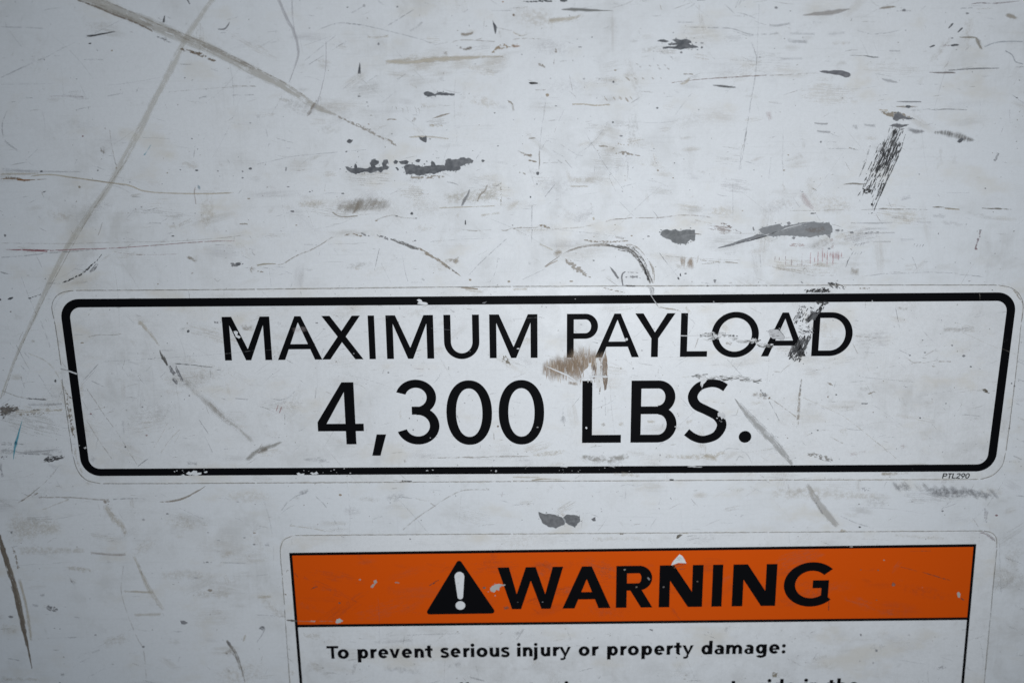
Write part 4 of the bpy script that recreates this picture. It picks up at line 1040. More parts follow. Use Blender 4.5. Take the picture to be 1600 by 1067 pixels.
rib(SR, [(440, 568), (700, 558)], 'faint', .35, w=5); rib(SR, [(1080, 552), (1300, 535), (1480, 530)], 'faint', .4, w=6); rib(SR, [(530, 606), (680, 606)], 'faint', .35, w=5); rib(SR, [(0, 735), (60, 742)], 'dirt', .6, 'crumb', w=14, dens=.1); rib(SR, [(180, 735), (225, 752)], 'faint', .5, w=7); rib(SR, [(120, 395), (240, 360)], 'faint', .35, w=6); rib(DS, [(1030, 780), (1060, 795)], 'faint', .5, 'grain', w=20); rib(SR, [(960, 805), (1040, 805)], 'faint', .4, w=6)
for x, y, r in ((252, 448, 7), (337, 240, 5), (252, 610, 5), (542, 250, 12), (202, 209, 10), (752, 420, 9), (1338, 790, 9), (1580, 800, 9), (995, 545, 9), (430, 230, 4), (527, 98, 6), (228, 362, 14), (975, 375, 10), (1000, 405, 8), (880, 392, 10)):
    dot(PC, x, y, r, random.choice(('grey', 'dirt', 'chip')), random.choice((.35, .5, .9)))
# -- right of the middle, above the payload decal
tile(800, 240, 4)
flake(PC, [(928, 508), (936, 486), (948, 480), (970, 475), (995, 483), (1020, 472), (1045, 486), (1070, 480), (1100, 476), (1142, 480), (1144, 515), (1143, 540), (1136, 547), (1116, 536), (1092, 562), (1040, 566), (1010, 556), (985, 536), (958, 527)], (.115, .12, .125), 1.3, label='grey primer patch right of centre above the payload decal'); rib(SR, [(1140, 500), (1185, 507)], 'brown', .7, w=8)
rib(SC, [(200, 710, 6), (300, 640, 12), (400, 592, 16), (500, 572, 26), (620, 570, 40)], (.37, .34, .31), .7, 'dry', dens=.15); rib(SC, [(440, 540, 10), (560, 552, 24), (660, 550, 18), (740, 545, 8)], 'dirt', .6, 'crumb', dens=.05)
rib(SC, [(580, 572, 18), (680, 588, 48), (745, 608, 62), (795, 650, 66), (830, 705, 62), (852, 765, 54), (868, 818, 44)], (.15, .14, .13), .82, 'dry', dens=.08, ends=.5, label='dark hooked rubber scuff above the border'); rib(SC, [(790, 650, 20), (825, 720, 26), (855, 800, 24)], 'black', .75, 'dry', dens=.15); rib(SC, [(700, 570), (770, 580), (830, 640), (880, 720), (885, 820)], 'dirt', .5, 'dry', w=22); rib(SC, [(640, 520), (700, 535)], 'dirt', .4, 'smear', w=16)
rib(DS, [(255, 610, 30), (280, 620, 62), (320, 610, 30)], (.40, .34, .27), .7, 'smear', dens=.05); rib(DS, [(320, 650, 24), (370, 690, 46), (430, 735, 44), (500, 780, 8)], 'dirt', .55, 'crumb', dens=.1); rib(SR, [(205, 712), (240, 690), (290, 665)], (.42, .34, .26), .5, 'smear', w=14); rib(DS, [(170, 565), (260, 605)], 'tan', .5, 'smear', w=16); rib(SR, [(60, 790), (210, 720)], 'faint', .4, w=8)
flake(PC, [(610, 704), (625, 718), (650, 745), (670, 778), (660, 783), (640, 758), (620, 728)], (.14, .14, .15), .5); rib(SR, [(712, 737, 5), (694, 748, 10), (686, 775, 10), (694, 828, 9)], 'grey', .85, 'solid'); rib(SC, [(705, 775, 10), (760, 770, 24), (812, 780, 14)], 'grey', .6, 'crumb', dens=-.02); rib(SC, [(720, 742), (790, 745)], 'faint', .5, 'crumb', w=8)
rib(SR, [(0, 470, 10), (60, 463, 12), (130, 465, 9), (170, 458, 8)], 'dirt', .8, 'line', dens=.1); rib(SC, [(160, 448, 10), (205, 455, 32), (250, 470, 12)], 'dirt', .8, 'crumb', dens=.12); rib(SR, [(240, 475), (340, 468), (440, 460), (530, 438)], 'dirt', .55, 'line', w=9); rib(SR, [(580, 428), (640, 412), (700, 408), (760, 400)], (.33, .28, .24), .7, 'line', w=9); rib(SR, [(760, 402), (900, 402), (980, 395), (1060, 386), (1180, 390), (1260, 405)], (.36, .31, .27), .6, 'line', w=9); rib(DS, [(505, 395), (515, 420)], 'tan', .7, 'smear', w=24); rib(SR, [(270, 475), (520, 500), (720, 530)], 'faint', .4, w=7); rib(SR, [(20, 480), (240, 478)], 'tan', .5, w=8)
rib(DS, [(1200, 450, 20), (1260, 465, 50), (1320, 478, 60), (1380, 490, 30)], (.38, .32, .30), .55, 'dry', dens=.05); rib(SC, [(1290, 430, 8), (1350, 455, 40), (1400, 485, 30), (1440, 500, 6)], (.25, .20, .18), .75, 'crumb', dens=-.05); rib(SR, [(1310, 495), (1440, 500), (1530, 498)], 'dirt', .45, w=6); rib(SR, [(1140, 415), (1250, 440)], 'tan', .5, w=9)
rib(SC, [(1280, 592, 4), (1340, 578, 14), (1420, 556, 26), (1510, 530, 34), (1600, 500, 40), (1680, 475, 30), (1790, 440, 14), (1880, 428, 6)], (.20, .205, .22), .9, 'dry', dens=.30, ends=.4, label='grey swoosh scrape right of centre'); rib(SC, [(1400, 560), (1500, 540), (1600, 512)], 'dark', .7, 'dry', w=12, dens=.15); rib(SC, [(1505, 458), (1513, 484)], 'grey', .85, 'solid', w=11)
rib(DS, [(1045, 680, 60), (1070, 680, 100), (1090, 682, 60)], (.36, .27, .19), .65, 'cross'); rib(DS, [(1092, 665, 70), (1120, 680, 110), (1140, 680, 80)], (.34, .25, .18), .7, 'cross', dens=.05); rib(DS, [(1150, 660, 90), (1168, 665, 120)], (.42, .34, .27), .55, 'cross')
rib(SR, [(912, 608, 5), (935, 640, 13), (965, 680, 9), (1050, 785, 6)], 'grey', .6, 'line'); rib(SR, [(950, 640), (1150, 655), (1440, 668)], (.42, .38, .33), .5, w=6); rib(SR, [(1170, 665), (1300, 678), (1420, 685)], (.38, .33, .26), .6, w=8); rib(SR, [(1180, 690), (1380, 678)], (.38, .33, .26), .5, w=7); rib(SR, [(1330, 675), (1390, 680)], 'dirt', .6, w=8); flake(PC, [(1047, 755), (1054, 745), (1058, 765), (1050, 768)], 'chip', .4); dot(PC, 1085, 750, 9, 'chip', .5); rib(SC, [(1030, 772), (1050, 788)], 'chip', .8, 'crumb', w=16, dens=.1); flake(PC, [(1258, 790), (1266, 785), (1278, 790), (1270, 812), (1262, 802)], 'grey', .5); rib(SR, [(1180, 805), (1240, 815)], 'grey', .6, w=9); rib(DS, [(1350, 810), (1380, 808)], 'dirt', .5, 'grain', w=20); rib(SR, [(1550, 630), (1555, 710)], 'grey', .4, w=9); rib(SR, [(1290, 650), (1296, 770)], 'faint', .35, w=6)
rib(SR, [(272, 188, 4), (235, 235, 9), (204, 272, 9)], 'grey', .55); rib(SR, [(540, 20), (620, 130), (700, 230)], 'faint', .38, w=6); rib(SR, [(670, 300), (760, 392)], 'faint', .5, w=6); rib(DS, [(350, 160, 60), (450, 170, 70), (580, 160, 40)], 'tan', .32, 'grain', dens=.15); rib(DS, [(360, 205), (480, 205)], 'tan', .5, 'smear', w=16)
rib(SR, [(168, -10), (172, 60), (162, 130)], 'dirt', .6, w=9); rib(SR, [(125, 320), (124, 470)], 'faint', .5, 'smear', w=14); rib(SR, [(126, 470, 14), (122, 560, 6)], 'grey', .55, 'smear'); rib(SC, [(35, 118, 8), (60, 122, 26), (92, 132, 8)], 'dirt', .55, 'crumb', dens=.1); rib(SC, [(70, 12, 16), (110, 12, 22), (130, 8, 10)], (.36, .30, .25), .7, 'crumb', dens=.15); rib(SR, [(100, 42), (150, 55)], 'dirt', .7, 'crumb', w=11, dens=.15); rib(SR, [(190, 60), (285, 58)], 'dirt', .5, w=6); rib(SR, [(330, 40), (370, 90)], 'dirt', .4, w=7); rib(DS, [(110, 660), (110, 700)], 'faint', .4, 'grain', w=30); rib(SR, [(1430, 0), (1430, 100)], 'faint', .4, w=8); rib(SR, [(1380, 160), (1380, 420)], 'faint', .25, w=10); rib(SR, [(0, 80), (30, 70)], 'dirt', .5, w=12)
for x, y, r in ((116, 273, 6), (708, 168, 5), (912, 107, 6), (1007, 153, 5), (690, 237, 5), (748, 514, 7), (852, 517, 9), (820, 535, 6), (512, 520, 5), (156, 192, 5), (510, 668, 9), (645, 445, 6), (160, 125, 11), (1015, 60, 4), (1200, 325, 4), (1440, 358, 5), (370, 798, 14), (1222, 828, 8)):
    dot(PC, x, y, r, random.choice(('grey', 'dirt', 'chip')), random.choice((.4, .6, 1)))
# -- right, above the payload decal
tile(1200, 240, 4)
flake(PC, [(-60, 478), (-35, 464), (0, 456), (40, 448), (76, 442), (86, 456), (150, 446), (220, 441), (285, 424), (310, 432), (384, 434), (398, 458), (401, 490), (386, 506), (330, 509), (270, 522), (200, 516), (120, 511), (40, 516), (0, 513), (-40, 498)], (.20, .205, .215), 1.2, label='grey ragged chip at the end of the swoosh scrape')
rib(SR, [(-20, 512, 10), (60, 490, 14), (130, 462, 12), (220, 444, 8)], 'white', .75, 'dry', dens=.15); rib(SR, [(30, 500, 10), (150, 470, 12), (250, 446, 8)], 'white', .6, 'dry'); rib(DS, [(220, 480, 40), (300, 480, 60), (380, 470, 50)], (.24, .20, .18), .7, 'grain', dens=.05); rib(SR, [(0, 505), (100, 480), (180, 458)], 'dark', .6, 'dry', w=12)
flake(PC, [(116, 432), (132, 425), (143, 436), (130, 450)], 'grey', .5); flake(PC, [(148, 528), (160, 518), (172, 524), (163, 538)], 'grey', .5); dot(PC, 434, 481, 16, 'grey', .5); dot(PC, 524, 494, 14, 'grey', .5); dot(PC, 614, 498, 9, 'grey', .5); flake(PC, [(366, 508), (380, 504), (391, 524), (382, 528)], 'grey', .5); dot(PC, 380, 594, 10, 'grey', .6); rib(SC, [(410, 470), (480, 485)], 'grey', .5, 'crumb', w=26); rib(SC, [(620, 492), (700, 492)], 'faint', .6, 'crumb', w=18)
for x, y0, y1, w_ in ((44, 640, 680, 9), (70, 640, 675, 7), (110, 600, 705, 8), (147, 640, 705, 8), (184, 660, 700, 6), (212, 620, 702, 6), (265, 615, 700, 8), (291, 640, 690, 8), (312, 610, 700, 9), (340, 590, 680, 8), (352, 615, 660, 8), (370, 600, 700, 8), (388, 610, 650, 14), (406, 590, 702, 9), (440, 630, 670, 12), (458, 610, 670, 10)):
    rib(SR, [(x + 2, y0, 3), (x, (y0 + y1) / 2, w_), (x - 1, y1, 3)], (.52, .19, .21) if x > 250 else (.40, .29, .29), .62, 'line')
rib(DS, [(380, 640), (460, 635)], (.50, .28, .29), .4, 'cross', w=70); rib(DS, [(130, 570), (240, 572)], 'pink', .7, 'crumb', w=26, dens=.1); rib(DS, [(395, 520), (405, 600)], 'pink', .5, 'grain', w=30); rib(DS, [(150, 595), (160, 605)], 'pink', .5, 'grain', w=20)
rib(SR, [(575, 352, 4), (640, 350, 9), (720, 345, 20), (790, 348, 12), (880, 348, 8), (1010, 352, 4)], (.27, .24, .215), .75, 'line', dens=.05); rib(SR, [(1022, 337, 6), (1075, 335, 18), (1130, 344, 16), (1205, 350, 6)], (.20, .165, .125), .85, 'line', dens=.15); rib(SR, [(1100, 345), (1200, 350)], 'tan', .7, 'smear', w=16); rib(SR, [(1332, 341, 5), (1390, 345, 14), (1450, 345, 18), (1530, 351, 6)], (.19, .165, .13), .88, 'line', dens=.15)
rib(SR, [(465, 194, 3), (530, 188, 18), (580, 192, 12), (625, 190, 5)], (.26, .235, .205), .85, 'smear', dens=.2); rib(SR, [(130, 357), (260, 357), (480, 352)], 'dirt', .55, w=6); rib(DS, [(205, 235, 40), (225, 275, 60), (260, 325, 56), (300, 350, 20)], 'pink', .45, 'smear', dens=.1); rib(SC, [(195, 232), (230, 240)], 'grey', .5, 'crumb', w=24); rib(SC, [(270, 215), (310, 235)], 'dirt', .5, 'crumb', w=16); rib(SC, [(255, 375), (300, 376)], 'chip', .8, 'crumb', w=10); rib(SC, [(625, 375), (690, 370)], 'dark', .7, 'crumb', w=11)
for p, a, w_ in (([(510, 432), (640, 436), (785, 432)], .5, 16), ([(560, 500), (800, 495)], .4, 10), ([(650, 552), (770, 550)], .35, 9), ([(600, 470), (760, 470)], .3, 20), ([(930, 430), (1020, 430)], .3, 10), ([(760, 400), (880, 405)], .2, 40), ([(820, 290), (900, 270)], .35, 36), ([(820, 540), (920, 535)], .22, 30), ([(1020, 390), (1120, 395)], .25, 40)):
    rib(DS, p, 'faint', a, 'smear', w=w_)
for bx, by in ((545, 572), (562, 572), (580, 570), (597, 566), (545, 625), (562, 625), (580, 624), (598, 622), (912, 572), (932, 574), (950, 576), (968, 576)):
    rib(SR, [(bx - 8, by + 12, 3), (bx + 8, by - 12, 8)], 'grey', .7, 'line')
rib(SR, [(540, 605, 4), (505, 660, 8), (484, 715, 4)], 'grey', .8); rib(SR, [(500, 660), (488, 705)], 'dark', .5, w=5); rib(SR, [(690, 752), (860, 748), (1000, 742), (1200, 750)], 'faint', .65, w=7); rib(SR, [(1190, 755), (1270, 762), (1350, 771)], 'grey', .75, w=6); rib(SR, [(0, 700), (100, 725), (200, 748), (300, 768)], 'dirt', .6, w=6); rib(SR, [(50, 712), (180, 730), (290, 760), (420, 762)], 'dirt', .45, w=5); rib(SR, [(215, 740), (232, 715), (248, 745)], 'dirt', .7, w=6); rib(DS, [(510, 735), (575, 740)], (.42, .38, .33), .55, 'cross', w=60, dens=.05)
rib(SC, [(1330, 480, 16), (1318, 520, 24), (1300, 570, 20), (1295, 602, 18)], (.33, .27, .29), .75, 'crumb', dens=.1); dot(PC, 1328, 480, 9, 'grey', .5); dot(PC, 1300, 597, 11, 'maroon', .5); rib(SR, [(1258, 690), (1270, 680)], 'grey', .8, w=9); dot(PC, 1258, 797, 9, 'faint', .5); dot(PC, 1358, 218, 6, 'grey'); dot(PC, 945, 130, 5, 'grey'); rib(SR, [(1110, 247), (1260, 245)], 'faint', .35, w=6); rib(SC, [(200, 805), (230, 798)], 'grey', .6, 'crumb', w=20); rib(SC, [(428, 800), (440, 785)], 'grey', .7, 'crumb', w=14, dens=.1); rib(SR, [(0, 190), (20, 20)], 'faint', .45, w=7); rib(SR, [(85, 0), (98, 140)], 'faint', .5, w=9); rib(SR, [(390, 135), (415, 130)], 'dirt', .7, w=7); dot(PC, 100, 105, 7, 'dirt'); rib(DS, [(80, 180), (110, 240)], 'tan', .4, 'grain', w=30); rib(SR, [(1415, 40), (1440, 0)], 'faint', .7, 'smear', w=20)
rib(SC, [(370, 808, 14), (430, 828, 30), (480, 838, 8)], 'black', .85, 'crumb', dens=.06, label='black rubber specks on the upper decal edge'); rib(DS, [(380, 835), (470, 845)], (.30, .26, .20), .6, 'crumb', w=20)
# -- left of the payload decal and below it
tile(0, 480, 4)
rib(SC, [(-10, 655, 70), (40, 645, 66), (90, 638, 40), (130, 640, 16)], (.15, .13, .115), .9, 'crumb', dens=.06, label='dark brown scuff at the left edge beside the payload decal'); rib(SR, [(0, 515), (130, 562), (290, 580)], 'dirt', .6, w=9); rib(SR, [(160, 568), (295, 578)], 'grey', .7, 'crumb', w=14, dens=.1); rib(DS, [(170, 605), (280, 608), (395, 602)], 'faint', .6, 'smear', w=24, dens=.05); rib(DS, [(90, 655, 40), (250, 648, 40), (400, 640, 24)], 'tan', .5, 'dry', dens=.1); rib(SC, [(110, 672), (290, 665)], 'dirt', .6, 'crumb', w=22, dens=-.05); rib(SC, [(200, 640), (260, 642)], 'grey', .6, 'crumb', w=16)
flecks(SC, 70, within([(-20, 610), (60, 605), (130, 630), (60, 670), (20, 695), (-20, 690)]), -.5, (8, 34), (3, 9), lambda: random.choice(((.12, .10, .09), (.18, .15, .12), (.09, .085, .08)))); flecks(SC, 40, within([(270, 935), (400, 925), (400, 945), (330, 970), (270, 968)]), -.25, (8, 36), (3, 8), 'dark')
rib(SR, [(142, 695, 4), (122, 770, 13), (100, 850, 28), (90, 900, 16), (84, 960, 4)], 'cyan', .78, 'smear', dens=.15, label='cyan paint smear at the left edge'); dot(PC, 100, 847, 11, (.02, .15, .22), 1)
rib(SC, [(265, 955, 24), (310, 955, 34), (350, 945, 44), (405, 935, 12)], 'dark', .85, 'crumb', dens=.02); rib(SR, [(120, 912), (200, 918), (290, 920), (380, 940)], 'grey', .7, w=10); rib(DS, [(0, 890), (200, 905), (400, 890)], 'faint', .45, 'dry', w=50); rib(SC, [(0, 940, 34), (50, 935, 34)], 'grey', .75, 'crumb'); rib(SC, [(0, 960, 30), (15, 1067, 30)], 'grey', .55, 'grain'); rib(DS, [(0, 850, 30), (160, 855, 14)], 'faint', .5, 'dry')
for p, w_, a, c in (([(170, 285), (250, 318), (310, 355), (370, 440), (395, 520)], 20, .45, 'tan'), ([(100, 230), (150, 330), (190, 400)], 7, .5, 'grey'), ([(250, 80), (290, 180), (315, 250)], 12, .4, 'faint'), ([(130, 365), (185, 420)], 7, .6, 'grey'), ([(240, 420), (290, 490)], 8, .5, 'faint'), ([(130, 430), (155, 510)], 8, .5, 'grey'), ([(270, 470), (330, 570)], 7, .35, 'faint'),
                    ([(150, 280), (185, 320)], 9, .6, 'grey'), ([(60, 220), (90, 260)], 8, .4, 'faint'), ([(310, 1060), (370, 990)], 9, .4, 'faint'), ([(0, 318), (35, 320)], 7, .5, 'grey'), ([(330, 600), (400, 660)], 12, .4, 'tan')):
    rib(SR, p, c, a, 'line', w=w_)
dot(PC, 347, 460, 8, 'dark', 1.2); dot(PC, 67, 28, 6, 'brown'); rib(DS, [(215, 20, 16), (225, 40, 20)], 'dirt', .5, 'grain'); rib(DS, [(190, 205), (225, 215)], 'dirt', .4, 'grain', w=24)
tile(0, 720, 3.075)
rib(SC, [(-8, 350, 18), (20, 440, 28), (50, 540, 30), (80, 650, 32), (105, 770, 28), (130, 880, 16), (155, 1000, 3)], (.165, .135, .105), .92, 'dry', dens=.40, ends=.3, label='long brown blade shaped scrape at the lower left'); rib(SC, [(30, 440, 12), (90, 650, 20), (125, 800, 14)], 'dirt', .6, 'dry', dens=.1); rib(SC, [(60, 400), (90, 520)], 'dirt', .65, 'crumb', w=18); rib(DS, [(90, 560, 24), (130, 720, 28), (150, 870, 16)], 'tan', .6, 'smear')
rib(SR, [(76, 206, 4), (120, 180, 12), (170, 142, 10), (240, 80, 6), (275, 35, 3)], 'dirt', .75, 'line', dens=.1); rib(SR, [(100, 195), (185, 150)], 'dirt', .6, 'dry', w=14); rib(SR, [(180, 175), (340, 175), (480, 186), (530, 185)], 'dirt', .7, 'line', w=9, dens=.1); rib(SR, [(540, 184), (620, 180), (700, 182)], 'grey', .65, 'line', w=10); rib(SR, [(760, 195, 5), (830, 192, 14), (900, 172, 14), (990, 118, 5)], 'dirt', .65, 'dry', dens=.15); rib(SR, [(200, 235), (330, 185)], 'tan', .6, w=9)
rib(DS, [(500, 200, 44), (545, 270, 50), (590, 320, 44), (610, 370, 20)], 'tan', .6, 'grain', dens=.15); rib(DS, [(490, 195), (530, 200)], 'dirt', .6, 'crumb', w=24); rib(DS, [(640, 450, 20), (690, 560, 30), (730, 640, 40), (790, 720, 20)], 'tan', .40, 'smear'); rib(SR, [(665, 490), (685, 548)], 'dirt', .5, w=10); rib(DS, [(430, 440), (540, 450), (610, 448)], (.44, .38, .35), .6, 'smear', w=20, dens=.1); rib(DS, [(310, 515, 20), (380, 520, 40), (460, 530, 20)], 'tan', .50, 'grain', dens=.1); rib(DS, [(590, 625), (740, 630)], 'tan', .5, 'smear', w=16); rib(DS, [(640, 740), (780, 735)], 'tan', .35, 'smear', w=24)
rib(DS, [(0, 330, 160), (80, 330, 180), (220, 320, 120), (330, 330, 60)], 'tan', .42, 'grain', dens=.12); rib(DS, [(80, 430, 60), (200, 430, 60), (420, 430, 30)], 'tan', .36, 'grain', dens=.12); rib(DS, [(0, 800, 60), (90, 810, 60)], 'tan', .45, 'grain', dens=.1); rib(DS, [(760, 550, 50), (900, 545, 70), (1000, 560, 40)], 'tan', .30, 'grain', dens=.12); rib(DS, [(930, 640, 50), (1120, 640, 60)], 'tan', .30, 'grain', dens=.1); rib(DS, [(480, 880, 60), (640, 840, 80)], 'tan', .28, 'grain', dens=.1)
rib(SR, [(322, 540, 4), (340, 570, 10), (360, 600, 3)], 'grey', .75); rib(DS, [(330, 570), (370, 580)], 'dirt', .4, 'grain', w=30); rib(SC, [(222, 695, 16), (250, 712, 40), (285, 712, 12)], 'grey', .85, 'crumb', dens=.15); rib(SC, [(190, 650), (220, 640)], 'faint', .7, 'smear', w=26); rib(SC, [(150, 690), (190, 695)], 'faint', .6, 'smear', w=20); dot(PC, 52, 748, 13, 'grey', .5); rib(SC, [(40, 330), (65, 345)], 'grey', .7, 'crumb', w=20, dens=.05)
flake(PC, [(866, 766), (885, 765), (904, 776), (890, 784), (872, 782)], 'grey', .6); rib(SR, [(1055, 487, 5), (1130, 489, 7), (1172, 490, 9), (1185, 490, 4)], 'grey', .8, w=6); rib(SC, [(975, 485), (1022, 487)], 'grey', .7, 'crumb', w=12, dens=.15); rib(SR, [(595, 490), (584, 580), (585, 640), (615, 740), (660, 850), (690, 910), (705, 1067)], 'dirt', .5, w=6); dot(PC, 689, 891, 7, 'grey'); rib(SR, [(825, 818), (875, 818)], 'faint', .6, w=7)
rib(SC, [(1085, 855, 10), (1105, 885, 28), (1140, 945, 26), (1160, 1005, 16), (1180, 1070, 10)], (.27, .245, .215), .75, 'dry', dens=.12); rib(SC, [(1090, 860), (1110, 885)], 'grey', .8, 'crumb', w=18, dens=.15); rib(DS, [(1070, 940), (1130, 900)], 'dirt', .5, 'grain', w=40); rib(DS, [(1170, 870), (1180, 830)], 'tan', .6, 'smear', w=18); rib(DS, [(1080, 990), (1110, 1010)], 'dirt', .35, 'grain', w=30)
rib(SC, [(380, 968, 5), (410, 955, 14), (438, 938, 5)], 'grey', .65); rib(SR, [(35, 945), (95, 958)], 'grey', .5, w=12); rib(SC, [(285, 1025), (325, 1018)], 'grey', .5, 'grain', w=24); rib(SC, [(280, 1064), (305, 1066)], 'dark', .8, 'crumb', w=10, dens=.1); rib(SR, [(420, 1040), (510, 990)], 'faint', .4, w=12); rib(DS, [(0, 1045, 40), (200, 1050, 24)], 'tan', .35, 'grain', dens=.1); rib(SR, [(860, 225), (980, 278)], 'faint', .45, w=8); rib(SR, [(355, 745), (385, 755)], 'faint', .7, w=9); rib(SR, [(440, 920), (480, 905)], 'faint', .5, w=9)
for x, y, r in ((1143, 196, 7), (690, 281, 8), (1050, 380, 9), (1175, 368, 7), (1222, 400, 8), (805, 253, 8), (460, 835, 7), (543, 975, 6), (1050, 434, 5), (1222, 345, 8), (1000, 343, 5), (940, 560, 12), (1010, 620, 12)):
    dot(PC, x, y, r, random.choice(('grey', 'dirt', 'faint')), random.choice((.4, .7)))
tile(400, 720, 3.075)
for p, w_, a, c in (([(120, 242), (150, 200), (200, 165), (245, 148)], 9, .5, 'faint'), ([(285, 168), (320, 200), (340, 225)], 8, .55, 'faint'), ([(700, 335), (780, 268), (860, 215), (920, 175), (1000, 140), (1125, 138)], 8, .5, 'dirt'), ([(365, 270), (385, 300), (402, 335)], 10, .5, 'faint'), ([(155, 308), (260, 322), (335, 335)], 9, .5, 'tan'),
                    ([(0, 738), (80, 742), (140, 748)], 6, .55, 'faint'), ([(0, 872), (25, 840), (45, 800)], 10, .6, 'grey'), ([(0, 550), (60, 545)], 6, .35, 'faint'), ([(1185, 140), (1180, 180)], 14, .55, 'maroon'), ([(835, 200), (865, 218)], 9, .5, 'dirt'), ([(560, 280), (610, 265)], 9, .4, 'faint'), ([(0, 310), (60, 320)], 7, .4, 'faint'), ([(1100, 130), (1125, 138)], 9, .5, 'dirt')):
    rib(SR, p, c, a, 'line', w=w_)
rib(SC, [(8, 805, 10), (28, 802, 26), (45, 800, 8)], 'grey', .85, 'crumb', dens=.15); rib(DS, [(35, 405), (70, 405)], 'faint', .5, 'smear', w=40); dot(PC, 404, 163, 8, (.35, .27, .2)); rib(SC, [(200, 160), (260, 140)], 'grey', .45, 'grain', w=30); rib(SC, [(1215, 265), (1228, 268)], 'grey', .7, 'crumb', w=24); rib(DS, [(0, 655), (80, 650)], 'tan', .4, 'smear', w=30); rib(DS, [(1130, 355), (1150, 350)], 'tan', .6, 'smear', w=22); dot(PC, 500, 363, 5, 'grey'); dot(PC, 645, 200, 5, 'faint'); rib(DS, [(620, 200), (720, 150)], 'faint', .3, 'grain', w=60)
tile(800, 720, 3.075)
flake(PC, [(127, 244), (150, 252), (200, 257), (238, 268), (256, 285), (252, 304), (232, 312), (212, 323), (172, 313), (148, 298), (134, 270)], (.12, .122, .128), 1.0, label='left lobe of the grey chip between the two decals')
flake(PC, [(246, 272), (262, 256), (290, 258), (326, 265), (326, 290), (302, 316), (272, 306), (256, 294)], (.115, .118, .124), 1.0, label='right lobe of the grey chip between the two decals')
flake(PC, [(380, 279), (400, 268), (403, 288), (389, 289)], (.13, .13, .14), .4); rib(DS, [(235, 250), (245, 258)], 'dirt', .5, 'grain', w=16)
for p, w_, a in (([(520, 120), (560, 112), (600, 118), (635, 112)], 8, .5), ([(548, 125), (543, 185)], 8, .4), ([(0, 212), (55, 208)], 6, .4), ([(470, 145), (480, 150)], 10, .5), ([(1140, 120), (1200, 150)], 14, .3), ([(1180, 130), (1120, 170)], 10, .25), ([(720, 160), (705, 210)], 8, .25), ([(1095, 270), (1115, 255)], 16, .5), ([(300, 245), (320, 240)], 10, .3)):
    rib(SR, p, 'faint', a, 'line', w=w_)
rib(DS, [(400, 85, 20), (550, 80, 40), (700, 78, 20)], 'tan', .4, 'grain', dens=.05)
tile(1200, 720, 3.075)
rib(SC, [(185, 105, 20), (215, 160, 40), (250, 215, 50), (300, 275, 52), (340, 318, 30)], (.50, .48, .455), .62, 'tape', dens=.0, label='grey tan smear below the right end of the payload decal'); rib(SR, [(215, 175), (240, 215), (265, 255)], 'grey', .6, 'crumb', w=8, dens=.1); rib(SC, [(340, 318), (385, 355)], 'tan', .6, 'crumb', w=26)
for i in range(11):
    x = 615 + i * 46 + random.uniform(-8, 8); y = 120 + i * 4 + random.uniform(-8, 8)
    rib(SC, [(x - 20, y - 28, 14), (x + 8, y, 44), (x + 34, y + 30, 14)], (.33, .33, .34), .42 if i not in (2,) else .2, 'smear', dens=.0)
rib(SC, [(600, 125, 40), (700, 128, 50)], 'faint', .5, 'grain', dens=.05); rib(SC, [(740, 140, 50), (860, 155, 80), (980, 155, 60), (1100, 175, 20)], 'grey', .45, 'grain', dens=.05); rib(SR, [(345, 262), (420, 295), (510, 325)], 'faint', .6, w=8); rib(SR, [(830, 235), (880, 190)], 'faint', .5, w=7); dot(PC, 441, 317, 6, 'chip'); dot(PC, 437, 207, 5, 'grey'); dot(PC, 838, 240, 6, 'grey'); dot(PC, 1098, 261, 7, 'maroon'); dot(PC, 692, 195, 6, 'faint')
rib(DS, [(0, 160, 60), (200, 150, 90), (400, 165, 60), (540, 170, 30)], 'tan', .32, 'grain', dens=.1); rib(DS, [(1050, 220), (1040, 300)], 'lilac', .5, 'dry', w=30); rib(SR, [(1190, 165), (1230, 170)], 'grey', .5, w=8); rib(SR, [(1110, 370), (1120, 640)], 'faint', .3, w=8); rib(SR, [(440, 120), (500, 150)], 'faint', .4, 'crumb', w=30)
for x, y in ((1195, 480), (1210, 700), (1180, 800), (1225, 620), (1160, 470), (1215, 930)): rib(SR, [(x - 25, y - 8), (x + 20, y + 12)], 'faint', .45, w=7)
tile(1200, 480, 4)
for x, y in ((1580, 330), (1585, 350), (1570, 610), (1590, 700), (1575, 830), (1560, 940), (1590, 460)): rib(SR, [(x - 30, y - 14), (x + 24, y + 10)], 'grey', .5, w=8)

# ------------------------------------------------------------------ marks on the payload decal
on(PAY, HM)
edge_dirt(([(85.5, 500), (81.5, 480), (86, 466), (98, 457), (118, 453.8)], [(118, 453.8), (260, 453.2), (400, 452)], [(400, 452), (600, 449.6), (800, 447.6)], [(800, 447.6), (1000, 446.8), (1200, 446)],
           [(1200, 446), (1400, 445.4), (1558, 445.4)], [(1558, 445.4), (1580, 450), (1594, 463), (1598, 480), (1595, 505)], [(1595, 505), (1588, 570), (1578, 655), (1571, 705)], [(1571, 705), (1565, 727), (1550, 742), (1530, 748.4)],
           [(1530, 748.4), (1350, 749), (1200, 749.4)], [(1200, 749.4), (1000, 750.4), (800, 751.6)], [(800, 751.6), (600, 752.9), (400, 754)], [(400, 754), (260, 754.9), (160, 755)], [(160, 755), (137, 750), (122, 735), (114, 710)], [(114, 710), (106, 655), (97, 590)], [(96, 572), (91, 535), (85.5, 500)]), PAY, HM)
tile(0, 480, 4)
rib('tear', [(388, 388, 8), (430, 397, 9), (484, 417, 9)], (.62, .62, .63), .95, 'solid', label='short torn crease across the left border'); rib(SR, [(376, 384), (395, 387), (440, 394)], 'dark', .7, w=5); rib(SR, [(380, 330), (420, 385)], 'dirt', .6, w=6)
